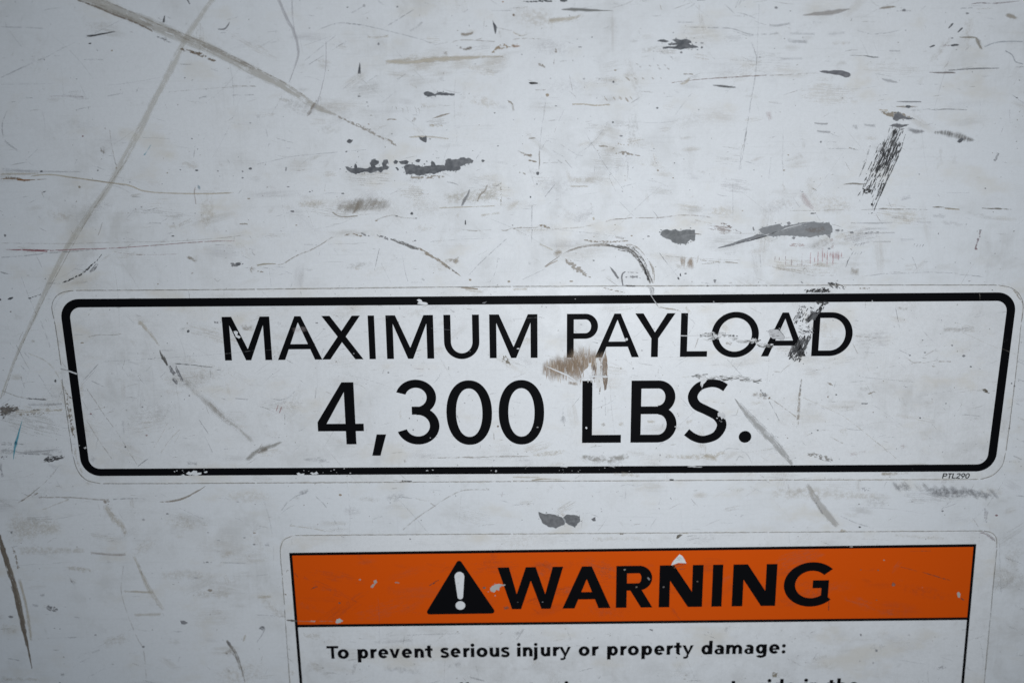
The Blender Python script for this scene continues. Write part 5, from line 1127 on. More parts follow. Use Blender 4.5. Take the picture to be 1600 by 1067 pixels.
rib(DS, [(395, 490, 14), (412, 530, 24), (432, 600, 36), (440, 680, 42), (455, 760, 40), (470, 830, 24)], (.27, .235, .19), .75, 'crumb', dens=-.02, label='brown grime along the left edge of the payload decal'); rib(DS, [(420, 610), (440, 700), (460, 800)], 'brown', .6, 'crumb', w=14); rib(SR, [(408, 520), (445, 570)], 'brown', .7, 'crumb', w=14, dens=.1); rib(DS, [(470, 870, 20), (480, 950, 24), (520, 1040, 16)], 'tan', .6, 'grain')
rib(SC, [(1000, 262, 5), (1012, 300, 28), (1030, 335, 30), (1052, 368, 10)], (.11, .105, .10), .9, 'dry', dens=.20, label='short dark gouge left of the lettering'); rib(SC, [(1058, 358, 10), (1075, 395, 34), (1095, 425, 22)], 'grey', .85, 'dry', dens=.12); rib(SC, [(1078, 440, 20), (1098, 465, 32), (1112, 490, 12)], 'grey', .75, 'dry', dens=.1); rib(SC, [(1098, 358, 10), (1120, 410, 36), (1148, 478, 16)], 'grey', .8, 'dry', dens=.02); rib(SR, [(1080, 350, 8), (1110, 352, 9), (1220, 362, 7), (1335, 376, 5)], 'dark', .75, 'line', dens=.15); rib(SR, [(1350, 390), (1388, 393)], 'grey', .7, w=7); rib(SR, [(1140, 480), (1185, 480)], 'grey', .5, w=6)
rib(DS, [(1150, 430, 30), (1200, 500, 60), (1290, 585, 70), (1380, 670, 70), (1480, 750, 60), (1590, 850, 40)], (.54, .52, .49), .45, 'smear', dens=.0); rib(DS, [(1300, 590), (1390, 680), (1480, 760)], 'dirt', .28, 'grain', w=40); rib(DS, [(880, 95, 40), (960, 190, 30), (1000, 250, 14)], 'tan', .5, 'smear'); rib(DS, [(860, 95), (900, 100)], 'tan', .5, 'smear', w=40)
for p, w_, a, c in (([(540, 500), (600, 590), (660, 680), (720, 760)], 8, .6, 'dirt'), ([(720, 760), (790, 870), (860, 985)], 7, .5, 'dirt'), ([(495, 530), (540, 620), (600, 700)], 7, .4, 'faint'), ([(540, 700), (620, 830), (705, 950)], 8, .5, 'dirt'), ([(510, 470), (570, 405), (620, 350)], 9, .5, 'grey'), ([(500, 500), (600, 390)], 6, .4, 'faint'), ([(570, 458), (655, 496)], 8, .55, 'grey'),
                    ([(640, 340), (1000, 318), (1400, 290), (1600, 268)], 5, .45, 'faint'), ([(550, 186), (620, 172), (680, 175), (770, 165)], 9, .55, 'dirt'), ([(450, 170), (520, 172)], 8, .4, 'faint'), ([(1245, 700), (1312, 800)], 6, .55, 'grey'), ([(1280, 800), (1330, 905)], 7, .5, 'faint'), ([(880, 722), (955, 715)], 11, .5, 'tan'), ([(900, 752), (945, 745)], 9, .5, 'tan'),
                    ([(1000, 920), (1060, 830), (1130, 760)], 9, .4, 'tan'), ([(960, 880), (1010, 800), (1050, 720)], 9, .35, 'tan'), ([(1040, 400), (1000, 440)], 7, .4, 'faint'), ([(1470, 568), (1550, 575)], 9, .5, 'grey'), ([(1400, 885), (1470, 878)], 9, .35, 'faint'), ([(1090, 850), (1130, 780)], 8, .3, 'tan'), ([(840, 50), (890, 55)], 9, .4, 'faint'), ([(1120, 142), (1160, 145)], 7, .4, 'faint'), ([(690, 415), (715, 412)], 10, .5, 'faint'), ([(1330, 500), (1440, 482)], 6, .3, 'faint'), ([(690, 650), (730, 620)], 7, .3, 'faint')):
    rib(SR, p, c, a, 'line', w=w_)
rib(SC, [(862, 994, 6), (890, 970, 13), (932, 942, 6)], 'grey', .85, 'line', dens=.15); rib(DS, [(1160, 970), (1240, 975)], 'faint', .55, 'grain', w=30); rib(DS, [(560, 930), (600, 960)], 'faint', .5, 'grain', w=44); rib(DS, [(770, 700), (775, 800)], 'faint', .35, 'smear', w=22); dot(PC, 1178, 150, 10, 'chip', 1); dot(PC, 785, 871, 6, 'chip', 1); dot(PC, 570, 664, 7, 'maroon', .7); dot(PC, 918, 799, 7, (.30, .2, .18)); dot(PC, 515, 221, 11, 'dirt', .4); dot(PC, 892, 622, 6, 'grey'); dot(PC, 1185, 551, 6, 'grey'); rib(SC, [(1335, 92), (1370, 95)], 'grey', .6, 'crumb', w=20, dens=.1)
rib(DS, [(1500, 110, 30), (1540, 130, 60), (1600, 125, 30)], 'dirt', .5, 'grain'); rib(DS, [(1535, 960, 20), (1570, 930, 40), (1620, 890, 44), (1680, 870, 50), (1770, 835, 14)], (.33, .315, .285), .7, 'smear', dens=.15, label='grey brown smear below the lettering at left'); rib(DS, [(1600, 910), (1680, 880)], 'brown', .5, 'grain', w=34)
WC = 'worn_spot'
flake(WC, [(1462, 150), (1478, 146), (1490, 156), (1484, 172), (1506, 184), (1496, 195), (1474, 184)], 'white', .8); flake(WC, [(490, 862), (502, 858), (500, 866)], (.4, .4, .4), .3); flake(WC, [(524, 876), (540, 868), (544, 880), (532, 884)], (.5, .5, .5), .5)
for poly in ([(1165, 1036), (1182, 1022), (1195, 1030), (1212, 1018), (1232, 1020), (1236, 1032), (1262, 1030), (1258, 1042), (1225, 1050), (1205, 1042), (1190, 1048)], [(1275, 1026), (1296, 1020), (1298, 1030), (1282, 1034)], [(1128, 1046), (1150, 1040), (1160, 1050)], [(1100, 1020), (1110, 1016), (1112, 1022)]): flake(WC, poly, 'white', .9)
tile(400, 480, 4)
flake(WC, [(254, 1036), (270, 1030), (282, 1040), (304, 1036), (300, 1046), (268, 1050)], 'white', .7); flake(WC, [(338, 1034), (350, 1028), (362, 1034), (380, 1024), (392, 1038), (356, 1044)], 'white', .7)
for x, y, r in ((300, 1018, 5), (330, 1022, 4), (470, 1020, 5), (490, 1012, 5), (505, 1030, 4), (552, 1006, 5), (590, 1034, 5), (420, 1030, 4), (1070, 1018, 9), (1105, 1014, 7), (1500, 1022, 8), (1470, 1018, 5), (612, 288, 6), (1338, 275, 4), (1130, 810, 6), (1090, 815, 4)): dot(WC, x, y, r, (.42, .42, .43), random.choice((.4, .8)))
rib(SR, [(128, 650), (140, 605)], 'red', .6, w=8); rib(SR, [(146, 662), (162, 618)], 'red', .6, w=8); rib(SR, [(1080, 940, 5), (1200, 938, 14), (1340, 935, 16), (1600, 930, 14), (1720, 930, 6)], (.36, .325, .285), .7, 'line', dens=.05); rib(SC, [(1555, 290, 20), (1562, 330, 56), (1575, 360, 44), (1560, 392, 16)], (.24, .21, .17), .85, 'crumb', dens=-.02); rib(SC, [(1575, 375), (1590, 385)], 'dark', .6, 'crumb', w=20)
for p, w_, a, c in (([(100, 568), (150, 578), (210, 560), (245, 520)], 8, .45, 'grey'), ([(378, 498), (370, 570)], 9, .5, 'grey'), ([(140, 260), (60, 268)], 5, .35, 'faint'), ([(1000, 432), (1045, 425)], 8, .5, 'grey'), ([(980, 380), (1050, 388)], 6, .35, 'maroon'), ([(1210, 10), (1245, 35)], 9, .4, 'grey'), ([(800, 385), (790, 420)], 8, .4, 'faint'), ([(1486, 780), (1488, 830)], 9, .5, 'dirt'), ([(1255, 670), (1275, 720)], 10, .55, 'grey'), ([(1090, 130), (1250, 145)], 5, .3, 'faint'),
                    ([(1495, 745), (1520, 750)], 14, .4, 'dirt'), ([(370, 940), (410, 938)], 12, .5, 'grey'), ([(280, 860), (210, 920)], 6, .3, 'faint'), ([(40, 850), (10, 900)], 9, .4, 'dirt'), ([(600, 475), (640, 480)], 10, .4, 'grey'), ([(470, 350), (500, 360)], 8, .4, 'faint'), ([(890, 0), (900, 20)], 8, .4, 'faint'), ([(730, 80), (840, 60)], 6, .3, 'faint')):
    rib(SR, p, c, a, 'line', w=w_)
rib(DS, [(290, 950, 24), (400, 955, 44), (470, 965, 14)], 'faint', .4, 'grain'); rib(DS, [(900, 640), (905, 700)], 'tan', .4, 'grain', w=24); rib(DS, [(920, 950), (940, 970)], 'dirt', .45, 'grain', w=24); dot(PC, 983, 764, 5, 'grey', 1); dot(PC, 960, 693, 5, 'grey'); dot(PC, 380, 98, 9, 'grey', .5); dot(PC, 828, 407, 6, 'grey', 1); dot(PC, 1512, 742, 7, 'brown', 1); dot(PC, 1305, 598, 6, 'faint'); rib(DS, [(130, 80, 30), (150, 120, 30)], 'faint', .15, 'grain'); rib(DS, [(220, 150), (330, 130)], 'pink', .3, 'smear', w=60)
tile(400, 240, 4)
flake(WC, [(1005, 914), (1020, 908), (1034, 914), (1042, 926), (1064, 930), (1076, 938), (1068, 944), (1030, 941), (1008, 937), (1018, 926)], 'white', .8, label='white chip out of the top border'); flake(WC, [(1412, 932), (1445, 922), (1430, 938)], (.12, .12, .13), .5); rib(SC, [(1280, 838, 4), (1330, 841, 10), (1388, 847, 9)], 'dirt', .9, 'solid'); rib(DS, [(1300, 850), (1420, 868)], 'tan', .5, 'smear', w=26); rib(SR, [(895, 950), (902, 975)], 'grey', .6, w=7); rib(SR, [(1215, 985), (1250, 990)], 'grey', .5, w=8); rib(SR, [(490, 870), (500, 885)], 'faint', .6, w=12); rib(SR, [(1040, 958), (1075, 950)], 'dirt', .5, w=7)
# the brown stain between the two lines, with the print torn off beside it
tile(800, 480, 4)
STN = (.30, .215, .150)
rib('stain', [(165, 385, 90), (220, 385, 150), (290, 380, 190), (370, 372, 230), (440, 350, 250), (500, 345, 200), (560, 360, 190), (602, 370, 180)], (.31, .225, .155), .92, 'cross', dens=.26, ends=.6, label='brown vertically streaked stain between the two text lines')
rib('stain', [(240, 380, 120), (330, 370, 140), (420, 350, 170), (480, 330, 120)], (.28, .195, .13), .70, 'cross', dens=-.06); rib('stain', [(572, 300, 30), (580, 380, 36), (582, 470, 30), (580, 525, 10)], (.17, .12, .085), .9, 'dry', dens=.12); rib('stain', [(515, 350, 16), (512, 420, 24), (508, 450, 14)], (.18, .13, .10), .85, 'dry', dens=.1); rib('stain', [(548, 470, 18), (548, 530, 10)], (.20, .15, .11), .7, 'dry'); rib('stain', [(345, 470, 30), (420, 480, 30)], STN, .6, 'cross')
def stain_col():
    t = random.random() ** 1.4
    return tuple(a + (b - a) * t for a, b in zip((.25, .165, .105), (.60, .55, .49)))
flecks('stain', 75, within([(185, 350), (250, 335), (335, 318), (385, 275), (420, 262), (500, 262), (535, 280), (595, 305), (597, 430), (540, 440), (480, 400), (420, 455), (345, 460), (230, 440), (190, 420)]), 1.571, (26, 70), (3, 7), stain_col, label='streaked slivers of the brown stain')
flecks('stain', 34, within([(560, 285), (596, 300), (598, 450), (585, 520), (565, 440)]), 1.571, (30, 80), (4, 9), lambda: random.choice(((.17, .12, .085), (.24, .17, .11), (.30, .22, .16))))
flake(WC, [(430, 425), (450, 395), (470, 380), (478, 350), (494, 345), (498, 400), (490, 440), (460, 450), (440, 442)], 'white', .8); flake(WC, [(524, 320), (538, 316), (552, 340), (550, 420), (556, 470), (548, 510), (532, 500), (526, 440), (530, 380)], (.66, .655, .65), .9); rib(WC, [(215, 368, 4), (300, 405, 9), (360, 432, 8), (430, 485, 5)], 'white', .9, 'solid'); rib(WC, [(400, 465), (440, 440)], 'white', .7, 'solid', w=12); rib(WC, [(480, 430), (600, 434)], 'white', .85, 'solid', w=14); flake(WC, [(500, 455), (512, 448), (515, 480), (505, 490)], 'white', .5); rib(WC, [(562, 330), (566, 440)], 'white', .6, 'dry', w=14)
for x in (470, 490, 512, 540): flake(WC, [(x, 452), (x + 6, 450), (x + 9, 468), (x + 2, 470)], (.5, .48, .45), .4)
# torn, crumpled vinyl over L-O-A and over the S
def crumple(pts, w_, n, spread):
    rib('torn_vinyl', [(x, y, q) for (x, y), q in zip(pts, w_)], (.55, .555, .56), .92, 'crumb', dens=.22, jag=.5)
    rib('torn_vinyl', [(x, y - 2, q * .55) for (x, y), q in zip(pts, w_)], (.72, .72, .73), .95, 'crumb', dens=.10, jag=.6)
    for i in range(n):
        k = random.randrange(len(pts) - 1); t = random.random()
        x = pts[k][0] + (pts[k + 1][0] - pts[k][0]) * t; y = pts[k][1] + (pts[k + 1][1] - pts[k][1]) * t + random.uniform(-spread, spread)
        a = random.uniform(-.6, .6); L = random.uniform(10, 34)
        rib(SR, [(x - L * math.cos(a), y - L * math.sin(a) * .6), (x, y + random.uniform(-5, 5)), (x + L * math.cos(a), y + L * math.sin(a) * .6)], (.08, .075, .07), .95, 'line', w=random.uniform(6, 10))
crumple([(1160, 170), (1210, 172), (1260, 180), (1310, 170), (1345, 178)], (10, 34, 56, 50, 12), 12, 18)
crumple([(1345, 180), (1400, 205), (1450, 215), (1500, 208), (1540, 205)], (14, 26, 26, 44, 20), 10, 14)
crumple([(1520, 225), (1560, 236), (1600, 240), (1640, 225)], (20, 34, 34, 14), 7, 12)
crumple([(1130, 428), (1170, 430), (1215, 438)], (24, 40, 44), 7, 14)
crumple([(1225, 440), (1290, 436), (1350, 445), (1410, 440), (1480, 452), (1560, 458)], (14, 30, 34, 34, 30, 10), 14, 14)
rib(WC, [(1050, 177, 6), (1100, 178, 5), (1170, 176, 5)], (.66, .66, .67), .9, 'solid'); flake(WC, [(1172, 440), (1200, 432), (1220, 446), (1212, 462), (1194, 480), (1186, 502), (1176, 484), (1180, 462)], (.68, .68, .69), .8, label='white tear at the top of the S'); rib(SR, [(1180, 475), (1188, 505), (1180, 530)], 'grey', .6, w=8)
flake(WC, [(1284, 660), (1296, 648), (1306, 660), (1318, 655), (1334, 672), (1330, 700), (1318, 690), (1308, 700), (1300, 680), (1288, 682)], (.60, .60, .61), 1.0, label='white chip on the lower curve of the S'); rib(WC, [(1290, 700, 20), (1320, 715, 26)], (.3, .3, .3), .7, 'crumb'); flake(WC, [(1218, 166), (1246, 160), (1250, 178), (1226, 184)], (.6, .6, .6), .6); dot(WC, 715, 200, 9, (.6, .6, .6), 1.2); dot(WC, 464, 752, 6, 'white', 1.4); dot(WC, 40, 258, 10, (.55, .55, .56), .5); dot(WC, 1020, 744, 6, (.5, .5, .5)); dot(WC, 160, 748, 7, (.25, .25, .25)); rib(WC, [(500, 215), (540, 225)], (.1, .1, .1), .7, w=6)
rib(WC, [(1495, 190), (1530, 215)], (.5, .5, .51), .85, 'crumb', w=24, dens=.1)
rib(SC, [(1385, 562, 4), (1410, 595, 22), (1450, 645, 40), (1510, 710, 52), (1580, 785, 60), (1640, 850, 62), (1700, 920, 60), (1755, 985, 36)], (.40, .395, .385), .62, 'tape', dens=-.1, ends=.25, label='grey speckled streak right of the period'); rib(SR, [(1390, 565), (1440, 650), (1500, 730), (1560, 800)], 'grey', .5, w=6); rib(SR, [(1420, 590), (1520, 690), (1610, 775), (1700, 880)], 'grey', .5, w=6)
rib(DS, [(120, 925, 14), (200, 915, 44), (300, 905, 44), (340, 890, 14)], 'tan', .55, 'grain', dens=.06); rib(DS, [(420, 925, 30), (520, 945, 60), (620, 950, 66), (740, 925, 50)], (.36, .34, .31), .65, 'grain', dens=.04, label='grey brown grime above the bottom border'); rib(DS, [(560, 960, 30), (640, 975, 44), (700, 965, 20)], 'white', .55, 'grain'); rib(DS, [(950, 925, 30), (1100, 935, 44), (1250, 925, 60), (1340, 900, 30)], 'tan', .55, 'grain', dens=.04); rib(DS, [(1190, 930, 40), (1290, 945, 44)], 'tan', .5, 'smear')
for p, w_, a, c in (([(1430, 890), (1470, 920), (1500, 975)], 6, .5, 'grey'), ([(1320, 900), (1350, 880), (1420, 885)], 6, .4, 'grey'), ([(1400, 960), (1420, 930), (1450, 940)], 7, .5, 'grey'), ([(1100, 170), (1140, 100), (1100, 60)], 7, .4, 'grey'), ([(1140, 260), (1165, 190)], 9, .5, 'dirt'), ([(1340, 320), (1430, 420)], 6, .4, 'grey'), ([(1060, 20), (1150, 110)], 6, .4, 'grey'), ([(600, 370), (700, 385)], 9, .4, 'tan'), ([(600, 340), (690, 375)], 6, .35, 'tan'),
                    ([(320, 620), (318, 690), (330, 745)], 8, .5, 'grey'), ([(10, 620), (20, 680)], 9, .4, 'faint'), ([(215, 575), (235, 578)], 7, .5, 'grey'), ([(500, 640), (600, 600), (660, 560)], 7, .35, 'faint'), ([(580, 550), (585, 680)], 7, .4, 'faint'), ([(895, 420), (900, 440)], 9, .6, 'grey'), ([(730, 435), (755, 433)], 9, .5, 'grey'), ([(1000, 210), (1020, 245)], 12, .5, 'dirt'), ([(910, 0), (1020, 15), (1060, 30)], 9, .5, 'dirt'), ([(0, 75), (200, 60)], 6, .35, 'faint'), ([(200, 300), (330, 320)], 6, .35, 'tan'),
                    ([(1010, 380), (1080, 330), (1180, 300)], 6, .25, 'faint'), ([(1060, 434), (1120, 432)], 10, .35, 'tan'), ([(1250, 590), (1330, 600)], 8, .35, 'tan'), ([(600, 640), (660, 630)], 7, .4, 'tan'), ([(1560, 40), (1480, 0)], 8, .35, 'dirt'), ([(1490, 890), (1600, 960)], 6, .3, 'tan')):
    rib(SR, p, c, a, 'line', w=w_)
rib(DS, [(560, 720, 30), (575, 745, 44)], 'dirt', .5, 'grain', dens=.1); rib(DS, [(660, 735, 30), (700, 720, 50)], 'tan', .55, 'grain', dens=.1); rib(DS, [(840, 715), (900, 715)], 'tan', .5, 'smear', w=24); rib(DS, [(1080, 720, 40), (1140, 700, 50)], 'tan', .45, 'grain'); rib(DS, [(1490, 540, 20), (1550, 550, 60), (1610, 560, 40)], 'dirt', .55, 'grain', dens=.05); rib(SC, [(1550, 510, 10), (1575, 545, 34), (1600, 550, 10)], 'grey', .75, 'crumb', dens=-.02); rib(DS, [(1480, 600), (1580, 590)], 'tan', .4, 'grain', w=40); rib(DS, [(1330, 225, 40), (1380, 225, 40)], 'dirt', .4, 'crumb', dens=-.02); rib(SC, [(15, 180, 12), (12, 220, 24)], 'dirt', .6, 'crumb', dens=.05); dot(PC, 757, 382, 6, 'grey'); dot(PC, 680, 382, 6, 'dirt'); dot(PC, 925, 922, 5, 'grey', 1.3); dot(PC, 1383, 178, 9, 'dark', .8); dot(PC, 1405, 180, 7, 'grey', .8); dot(PC, 812, 270, 7, 'faint'); dot(PC, 432, 108, 9, 'faint', .4); rib(DS, [(300, 680), (340, 720)], 'faint', .4, 'grain', w=60); rib(DS, [(0, 1060), (180, 1062)], 'tan', .4, 'smear', w=16)
for x0, x1, y in ((600, 640, 990), (300, 350, 994), (1095, 1190, 994), (1110, 1150, 990)): flake(WC, [(x0, y + 2), (x0 + 8, y - 3), ((x0 + x1) / 2, y - 1), (x1, y + 1), (x1 - 8, y + 5), ((x0 + x1) / 2, y + 4)], (.52, .52, .53), .5)
for i in range(16): dot(WC, random.uniform(60, 740), random.uniform(985, 1028), random.uniform(2, 5), (.30, .30, .31), .6)
# hook scuff's end, on the top border
tile(800, 240, 4)
flake('torn_vinyl', [(836, 830), (850, 822), (866, 826), (884, 838), (890, 872), (882, 882), (864, 878), (858, 845)], (.56, .56, .57), .8, label='torn lip of the decal where the hooked scuff ends'); rib(SR, [(862, 838), (870, 862), (862, 876)], 'dark', .8, w=5); rib(SR, [(868, 840), (886, 842), (884, 868)], 'dark', .7, w=5); rib('torn_vinyl', [(864, 880, 6), (880, 905, 4), (900, 935, 7), (912, 955, 5)], (.42, .42, .43), .85, 'solid'); rib(SR, [(920, 955), (970, 970), (1025, 975)], 'dirt', .6, w=9); rib(DS, [(960, 968), (1010, 970)], 'tan', .5, 'smear', w=16); rib(SC, [(560, 835, 6), (620, 850, 12), (720, 872, 5)], 'dirt', .6, 'crumb', dens=.1); rib(DS, [(0, 850, 24), (100, 845, 24)], 'tan', .55, 'grain', dens=.1); rib(SC, [(700, 826), (775, 828)], 'dark', .8, 'crumb', w=9, dens=.1); rib(SR, [(600, 985), (760, 965)], 'faint', .4, w=6); rib(SR, [(160, 1020), (210, 1030)], 'faint', .5, w=8); rib(DS, [(1080, 950), (1120, 1010)], 'tan', .4, 'grain', w=30); dot(WC, 395, 908, 4, (.3, .3, .3)); dot(WC, 1260, 925, 5, (.3, .3, .3))
tile(1200, 240, 4)
flecks(SC, 60, within([(230, 850), (300, 845), (345, 835), (400, 850), (385, 868), (235, 868)]), 2.6, (8, 26), (3, 10), 'black'); flecks(SC, 40, within([(365, 800), (430, 812), (485, 835), (470, 848), (390, 835)]), .5, (8, 24), (3, 8), 'dark'); flecks(SC, 18, within([(295, 925), (380, 925), (360, 945), (310, 940)]), .2, (10, 30), (5, 10), 'black')
rib(SC, [(235, 860, 12), (300, 858, 24), (360, 855, 34), (385, 850, 10)], 'black', .9, 'crumb', dens=.10, label='black rubber rub crossing the top border above the letter D'); rib(SC, [(300, 932), (340, 928)], 'black', .9, 'solid', w=12); rib(SC, [(345, 925, 10), (325, 970, 34), (330, 990, 20)], 'black', .9, 'crumb', dens=.18); rib(SC, [(255, 955), (290, 970)], 'dark', .8, 'crumb', w=20); rib(SC, [(180, 945), (240, 960)], 'grey', .6, 'crumb', w=24); rib(SC, [(375, 930), (365, 950)], 'dark', .7, 'crumb', w=16); rib(SR, [(560, 838), (600, 845), (640, 835)], 'dirt', .6, 'crumb', w=22, dens=-.05); rib(WC, [(1320, 872), (1324, 915)], (.22, .2, .18), .8, w=6); dot(WC, 650, 920, 4, (.4, .4, .4), 1.3); dot(PC, 1400, 853, 6, 'grey', .6); rib(SR, [(795, 960), (805, 1010), (815, 1060)], 'faint', .55, w=7); rib(DS, [(800, 965), (880, 975)], 'dirt', .35, 'grain', w=34); rib(DS, [(1530, 850), (1590, 930)], 'dirt', .5, 'crumb', w=10)
tile(1200, 480, 4)
rib(SC, [(335, 0, 24), (325, 20, 36)], 'black', .9, 'crumb', dens=.15); rib(SC, [(290, 25, 30), (270, 60, 60), (235, 95, 44)], 'black', .9, 'dry', dens=.10, label='black rubber rub between the letters A and D'); rib(SC, [(275, 70), (255, 80)], 'black', .85, 'crumb', w=26, dens=.15); rib(SC, [(215, 20, 20), (180, 60, 30), (160, 90, 14)], 'grey', .6, 'dry'); rib(SC, [(205, 150), (290, 160)], 'grey', .65, 'crumb', w=26, dens=-.05); rib(SC, [(270, 130), (275, 165)], 'dark', .75, 'crumb', w=16); rib(SC, [(245, 180, 40), (225, 215, 70), (195, 270, 110), (165, 318, 50)], 'black', .92, 'dry', dens=.16); rib(SC, [(160, 230, 30), (145, 280, 40), (125, 320, 14)], 'dark', .75, 'dry', dens=-.05); rib(SC, [(195, 330), (210, 318)], 'dark', .8, 'crumb', w=24, dens=.05); rib(SC, [(250, 200, 30), (235, 260, 20)], 'dark', .7, 'dry')
flecks(SC, 60, within([(300, 0), (350, 0), (290, 80), (265, 130), (215, 95), (150, 95), (190, 10)]), 2.0, (8, 30), (3, 9), 'black'); flecks(SC, 26, within([(305, 5), (348, 0), (285, 75), (240, 90)]), 2.0, (14, 36), (8, 16), 'black'); flecks(SC, 90, within([(200, 180), (268, 180), (235, 270), (200, 335), (130, 320), (165, 230)]), 2.0, (10, 40), (4, 11), 'black'); flecks(SC, 26, within([(190, 115), (285, 125), (280, 165), (200, 165)]), .1, (8, 26), (3, 7), 'dark')
flake('torn_vinyl', [(0, 146), (30, 138), (62, 138), (82, 155), (106, 188), (96, 206), (60, 200), (30, 196), (10, 184)], (.50, .50, .51), .9, label='crumpled grey tear across the second A of PAYLOAD')
for i in range(9):
    x, y = random.uniform(8, 90), random.uniform(148, 195); a = random.uniform(-.7, .7)
    rib(SR, [(x - 14 * math.cos(a), y - 14 * math.sin(a)), (x, y + 4), (x + 14 * math.cos(a), y + 14 * math.sin(a))], (.13, .125, .12), .75, w=5)
rib(SR, [(0, 145), (60, 138), (106, 188)], 'dark', .7, w=6); rib(WC, [(60, 200), (150, 186)], (.6, .6, .6), .7, 'line', w=7)
for p, w_, a, c in (([(580, 435), (740, 450), (920, 468)], 6, .55, 'faint'), ([(210, 560), (380, 635), (500, 700), (650, 820), (740, 890), (835, 975)], 7, .5, 'tan'), ([(640, 815), (700, 860), (760, 915)], 7, .45, 'dirt'), ([(0, 560, 6), (60, 600), (130, 650), (205, 708)], 9, .7, 'dirt'), ([(5, 585), (40, 650), (72, 712)], 9, .65, 'grey'), ([(795, 5), (815, 100), (832, 168)], 6, .5, 'grey'), ([(890, 345), (960, 344)], 16, .6, 'dirt'), ([(1020, 368), (1068, 371)], 13, .8, 'dirt'), ([(1062, 338), (1145, 339)], 10, .7, 'dirt'), ([(850, 305), (905, 345)], 8, .5, 'dirt'),
                    ([(810, 262), (890, 300)], 7, .45, 'grey'), ([(980, 300), (1050, 262)], 8, .4, 'dirt'), ([(960, 350), (1060, 330)], 6, .4, 'dirt'), ([(1270, 518), (1420, 522)], 5, .5, 'dirt'), ([(660, 815), (740, 795)], 6, .45, 'faint'), ([(390, 810), (470, 850)], 9, .5, 'dirt'), ([(1140, 90), (1300, 130)], 8, .3, 'tan'), ([(1200, 150), (1440, 260)], 7, .3, 'tan'), ([(600, 280), (670, 285)], 7, .4, 'faint'), ([(330, 180), (480, 200)], 7, .35, 'tan'), ([(540, 180), (680, 192)], 9, .5, 'dirt'), ([(525, 220), (560, 290)], 9, .45, 'dirt'),
                    ([(30, 400), (85, 405)], 11, .5, 'dirt'), ([(835, 450), (858, 502)], 6, .5, 'grey'), ([(700, 495), (710, 515)], 6, .5, 'grey'), ([(610, 340), (630, 400)], 7, .25, 'faint'), ([(810, 340), (860, 385)], 7, .3, 'faint'), ([(920, 560), (1260, 500)], 6, .2, 'faint'), ([(1220, 720), (1330, 680)], 7, .2, 'faint'), ([(1290, 860), (1310, 840)], 14, .35, 'faint'), ([(540, 910), (560, 940)], 16, .45, 'tan'), ([(660, 185), (685, 188)], 8, .5, 'grey'), ([(1440, 250), (1560, 300)], 6, .3, 'tan')):
    rib(SR, p, c, a, 'line', w=w_)
rib(SC, [(1330, 510, 10), (1352, 520, 28), (1385, 538, 8)], (.12, .10, .075), .95, 'crumb', dens=.28, label='small dark brown spot near the right border'); rib(SC, [(210, 440, 12), (195, 560, 26), (190, 640, 34), (180, 760, 24)], 'dirt', .65, 'grain', dens=.0); rib(SC, [(205, 450), (200, 530)], 'grey', .5, 'dry', w=10); rib(DS, [(240, 915, 20), (300, 925, 40), (400, 952, 40), (410, 965, 10)], (.33, .31, .29), .75, 'crumb', dens=.06); rib(SC, [(320, 945), (400, 965)], 'grey', .7, 'dry', w=14); rib(DS, [(500, 920, 30), (620, 900, 40)], 'pink', .3, 'grain'); rib(DS, [(440, 780, 60), (500, 770, 70)], 'tan', .3, 'grain', dens=.05); rib(DS, [(220, 800, 60), (270, 780, 60)], 'tan', .25, 'grain'); rib(SC, [(360, 470, 12), (395, 480, 20), (410, 490, 8)], 'dirt', .65, 'crumb', dens=.1); rib(SC, [(620, 540), (680, 525)], 'dirt', .65, 'crumb', w=14, dens=.1); rib(SC, [(650, 520), (668, 525)], 'grey', .8, w=9); rib(SC, [(370, 550), (378, 570)], (.33, .25, .22), .6, 'crumb', w=20, dens=.1); rib(SC, [(580, 602), (625, 600)], 'grey', .55, 'crumb', w=9, dens=.15); rib(DS, [(830, 850, 50), (850, 890, 40)], 'pink', .45, 'grain', dens=.05); rib(SC, [(0, 460), (15, 458)], 'dark', .6, 'crumb', w=24); rib(SC, [(5, 560), (10, 572)], 'brown', .9, 'solid', w=16); rib(DS, [(1080, 140), (1300, 135)], 'dirt', .25, 'grain', w=60); rib(DS, [(0, 860, 40), (60, 900, 40)], 'white', .5, 'grain'); rib(DS, [(700, 1040), (880, 1035)], (.4, .36, .30), .5, 'grain', w=24)
for x, y, r in ((978, 282, 7), (1148, 238, 7), (1222, 303, 11), (1520, 475, 6), (1538, 492, 7), (965, 205, 5), (1265, 370, 7), (948, 690, 7), (1505, 755, 6), (310, 768, 6), (425, 545, 6), (720, 460, 4), (1110, 600, 5), (885, 300, 7)): dot(PC, x, y, r, random.choice(('grey', 'dirt', 'chip')), .7)
tile(400, 720, 3.075)
rib(SC, [(700, 94), (752, 97)], 'dark', .85, 'crumb', w=9, dens=.2); rib(SR, [(660, 92), (720, 94)], 'dirt', .7, w=6); tile(800, 720, 3.075); rib(DS, [(90, 92, 10), (160, 85, 14), (240, 88, 6)], (.42, .37, .28), .7, 'smear', dens=.1); rib(SC, [(755, 88), (778, 90)], 'dark', .85, 'solid', w=7); rib(DS, [(480, 60), (620, 68)], 'tan', .5, 'grain', w=30); rib(DS, [(0, 90), (60, 94)], 'tan', .5, w=8); tile(1200, 720, 3.075); rib(DS, [(540, 60), (620, 66)], 'tan', .5, 'grain', w=24)

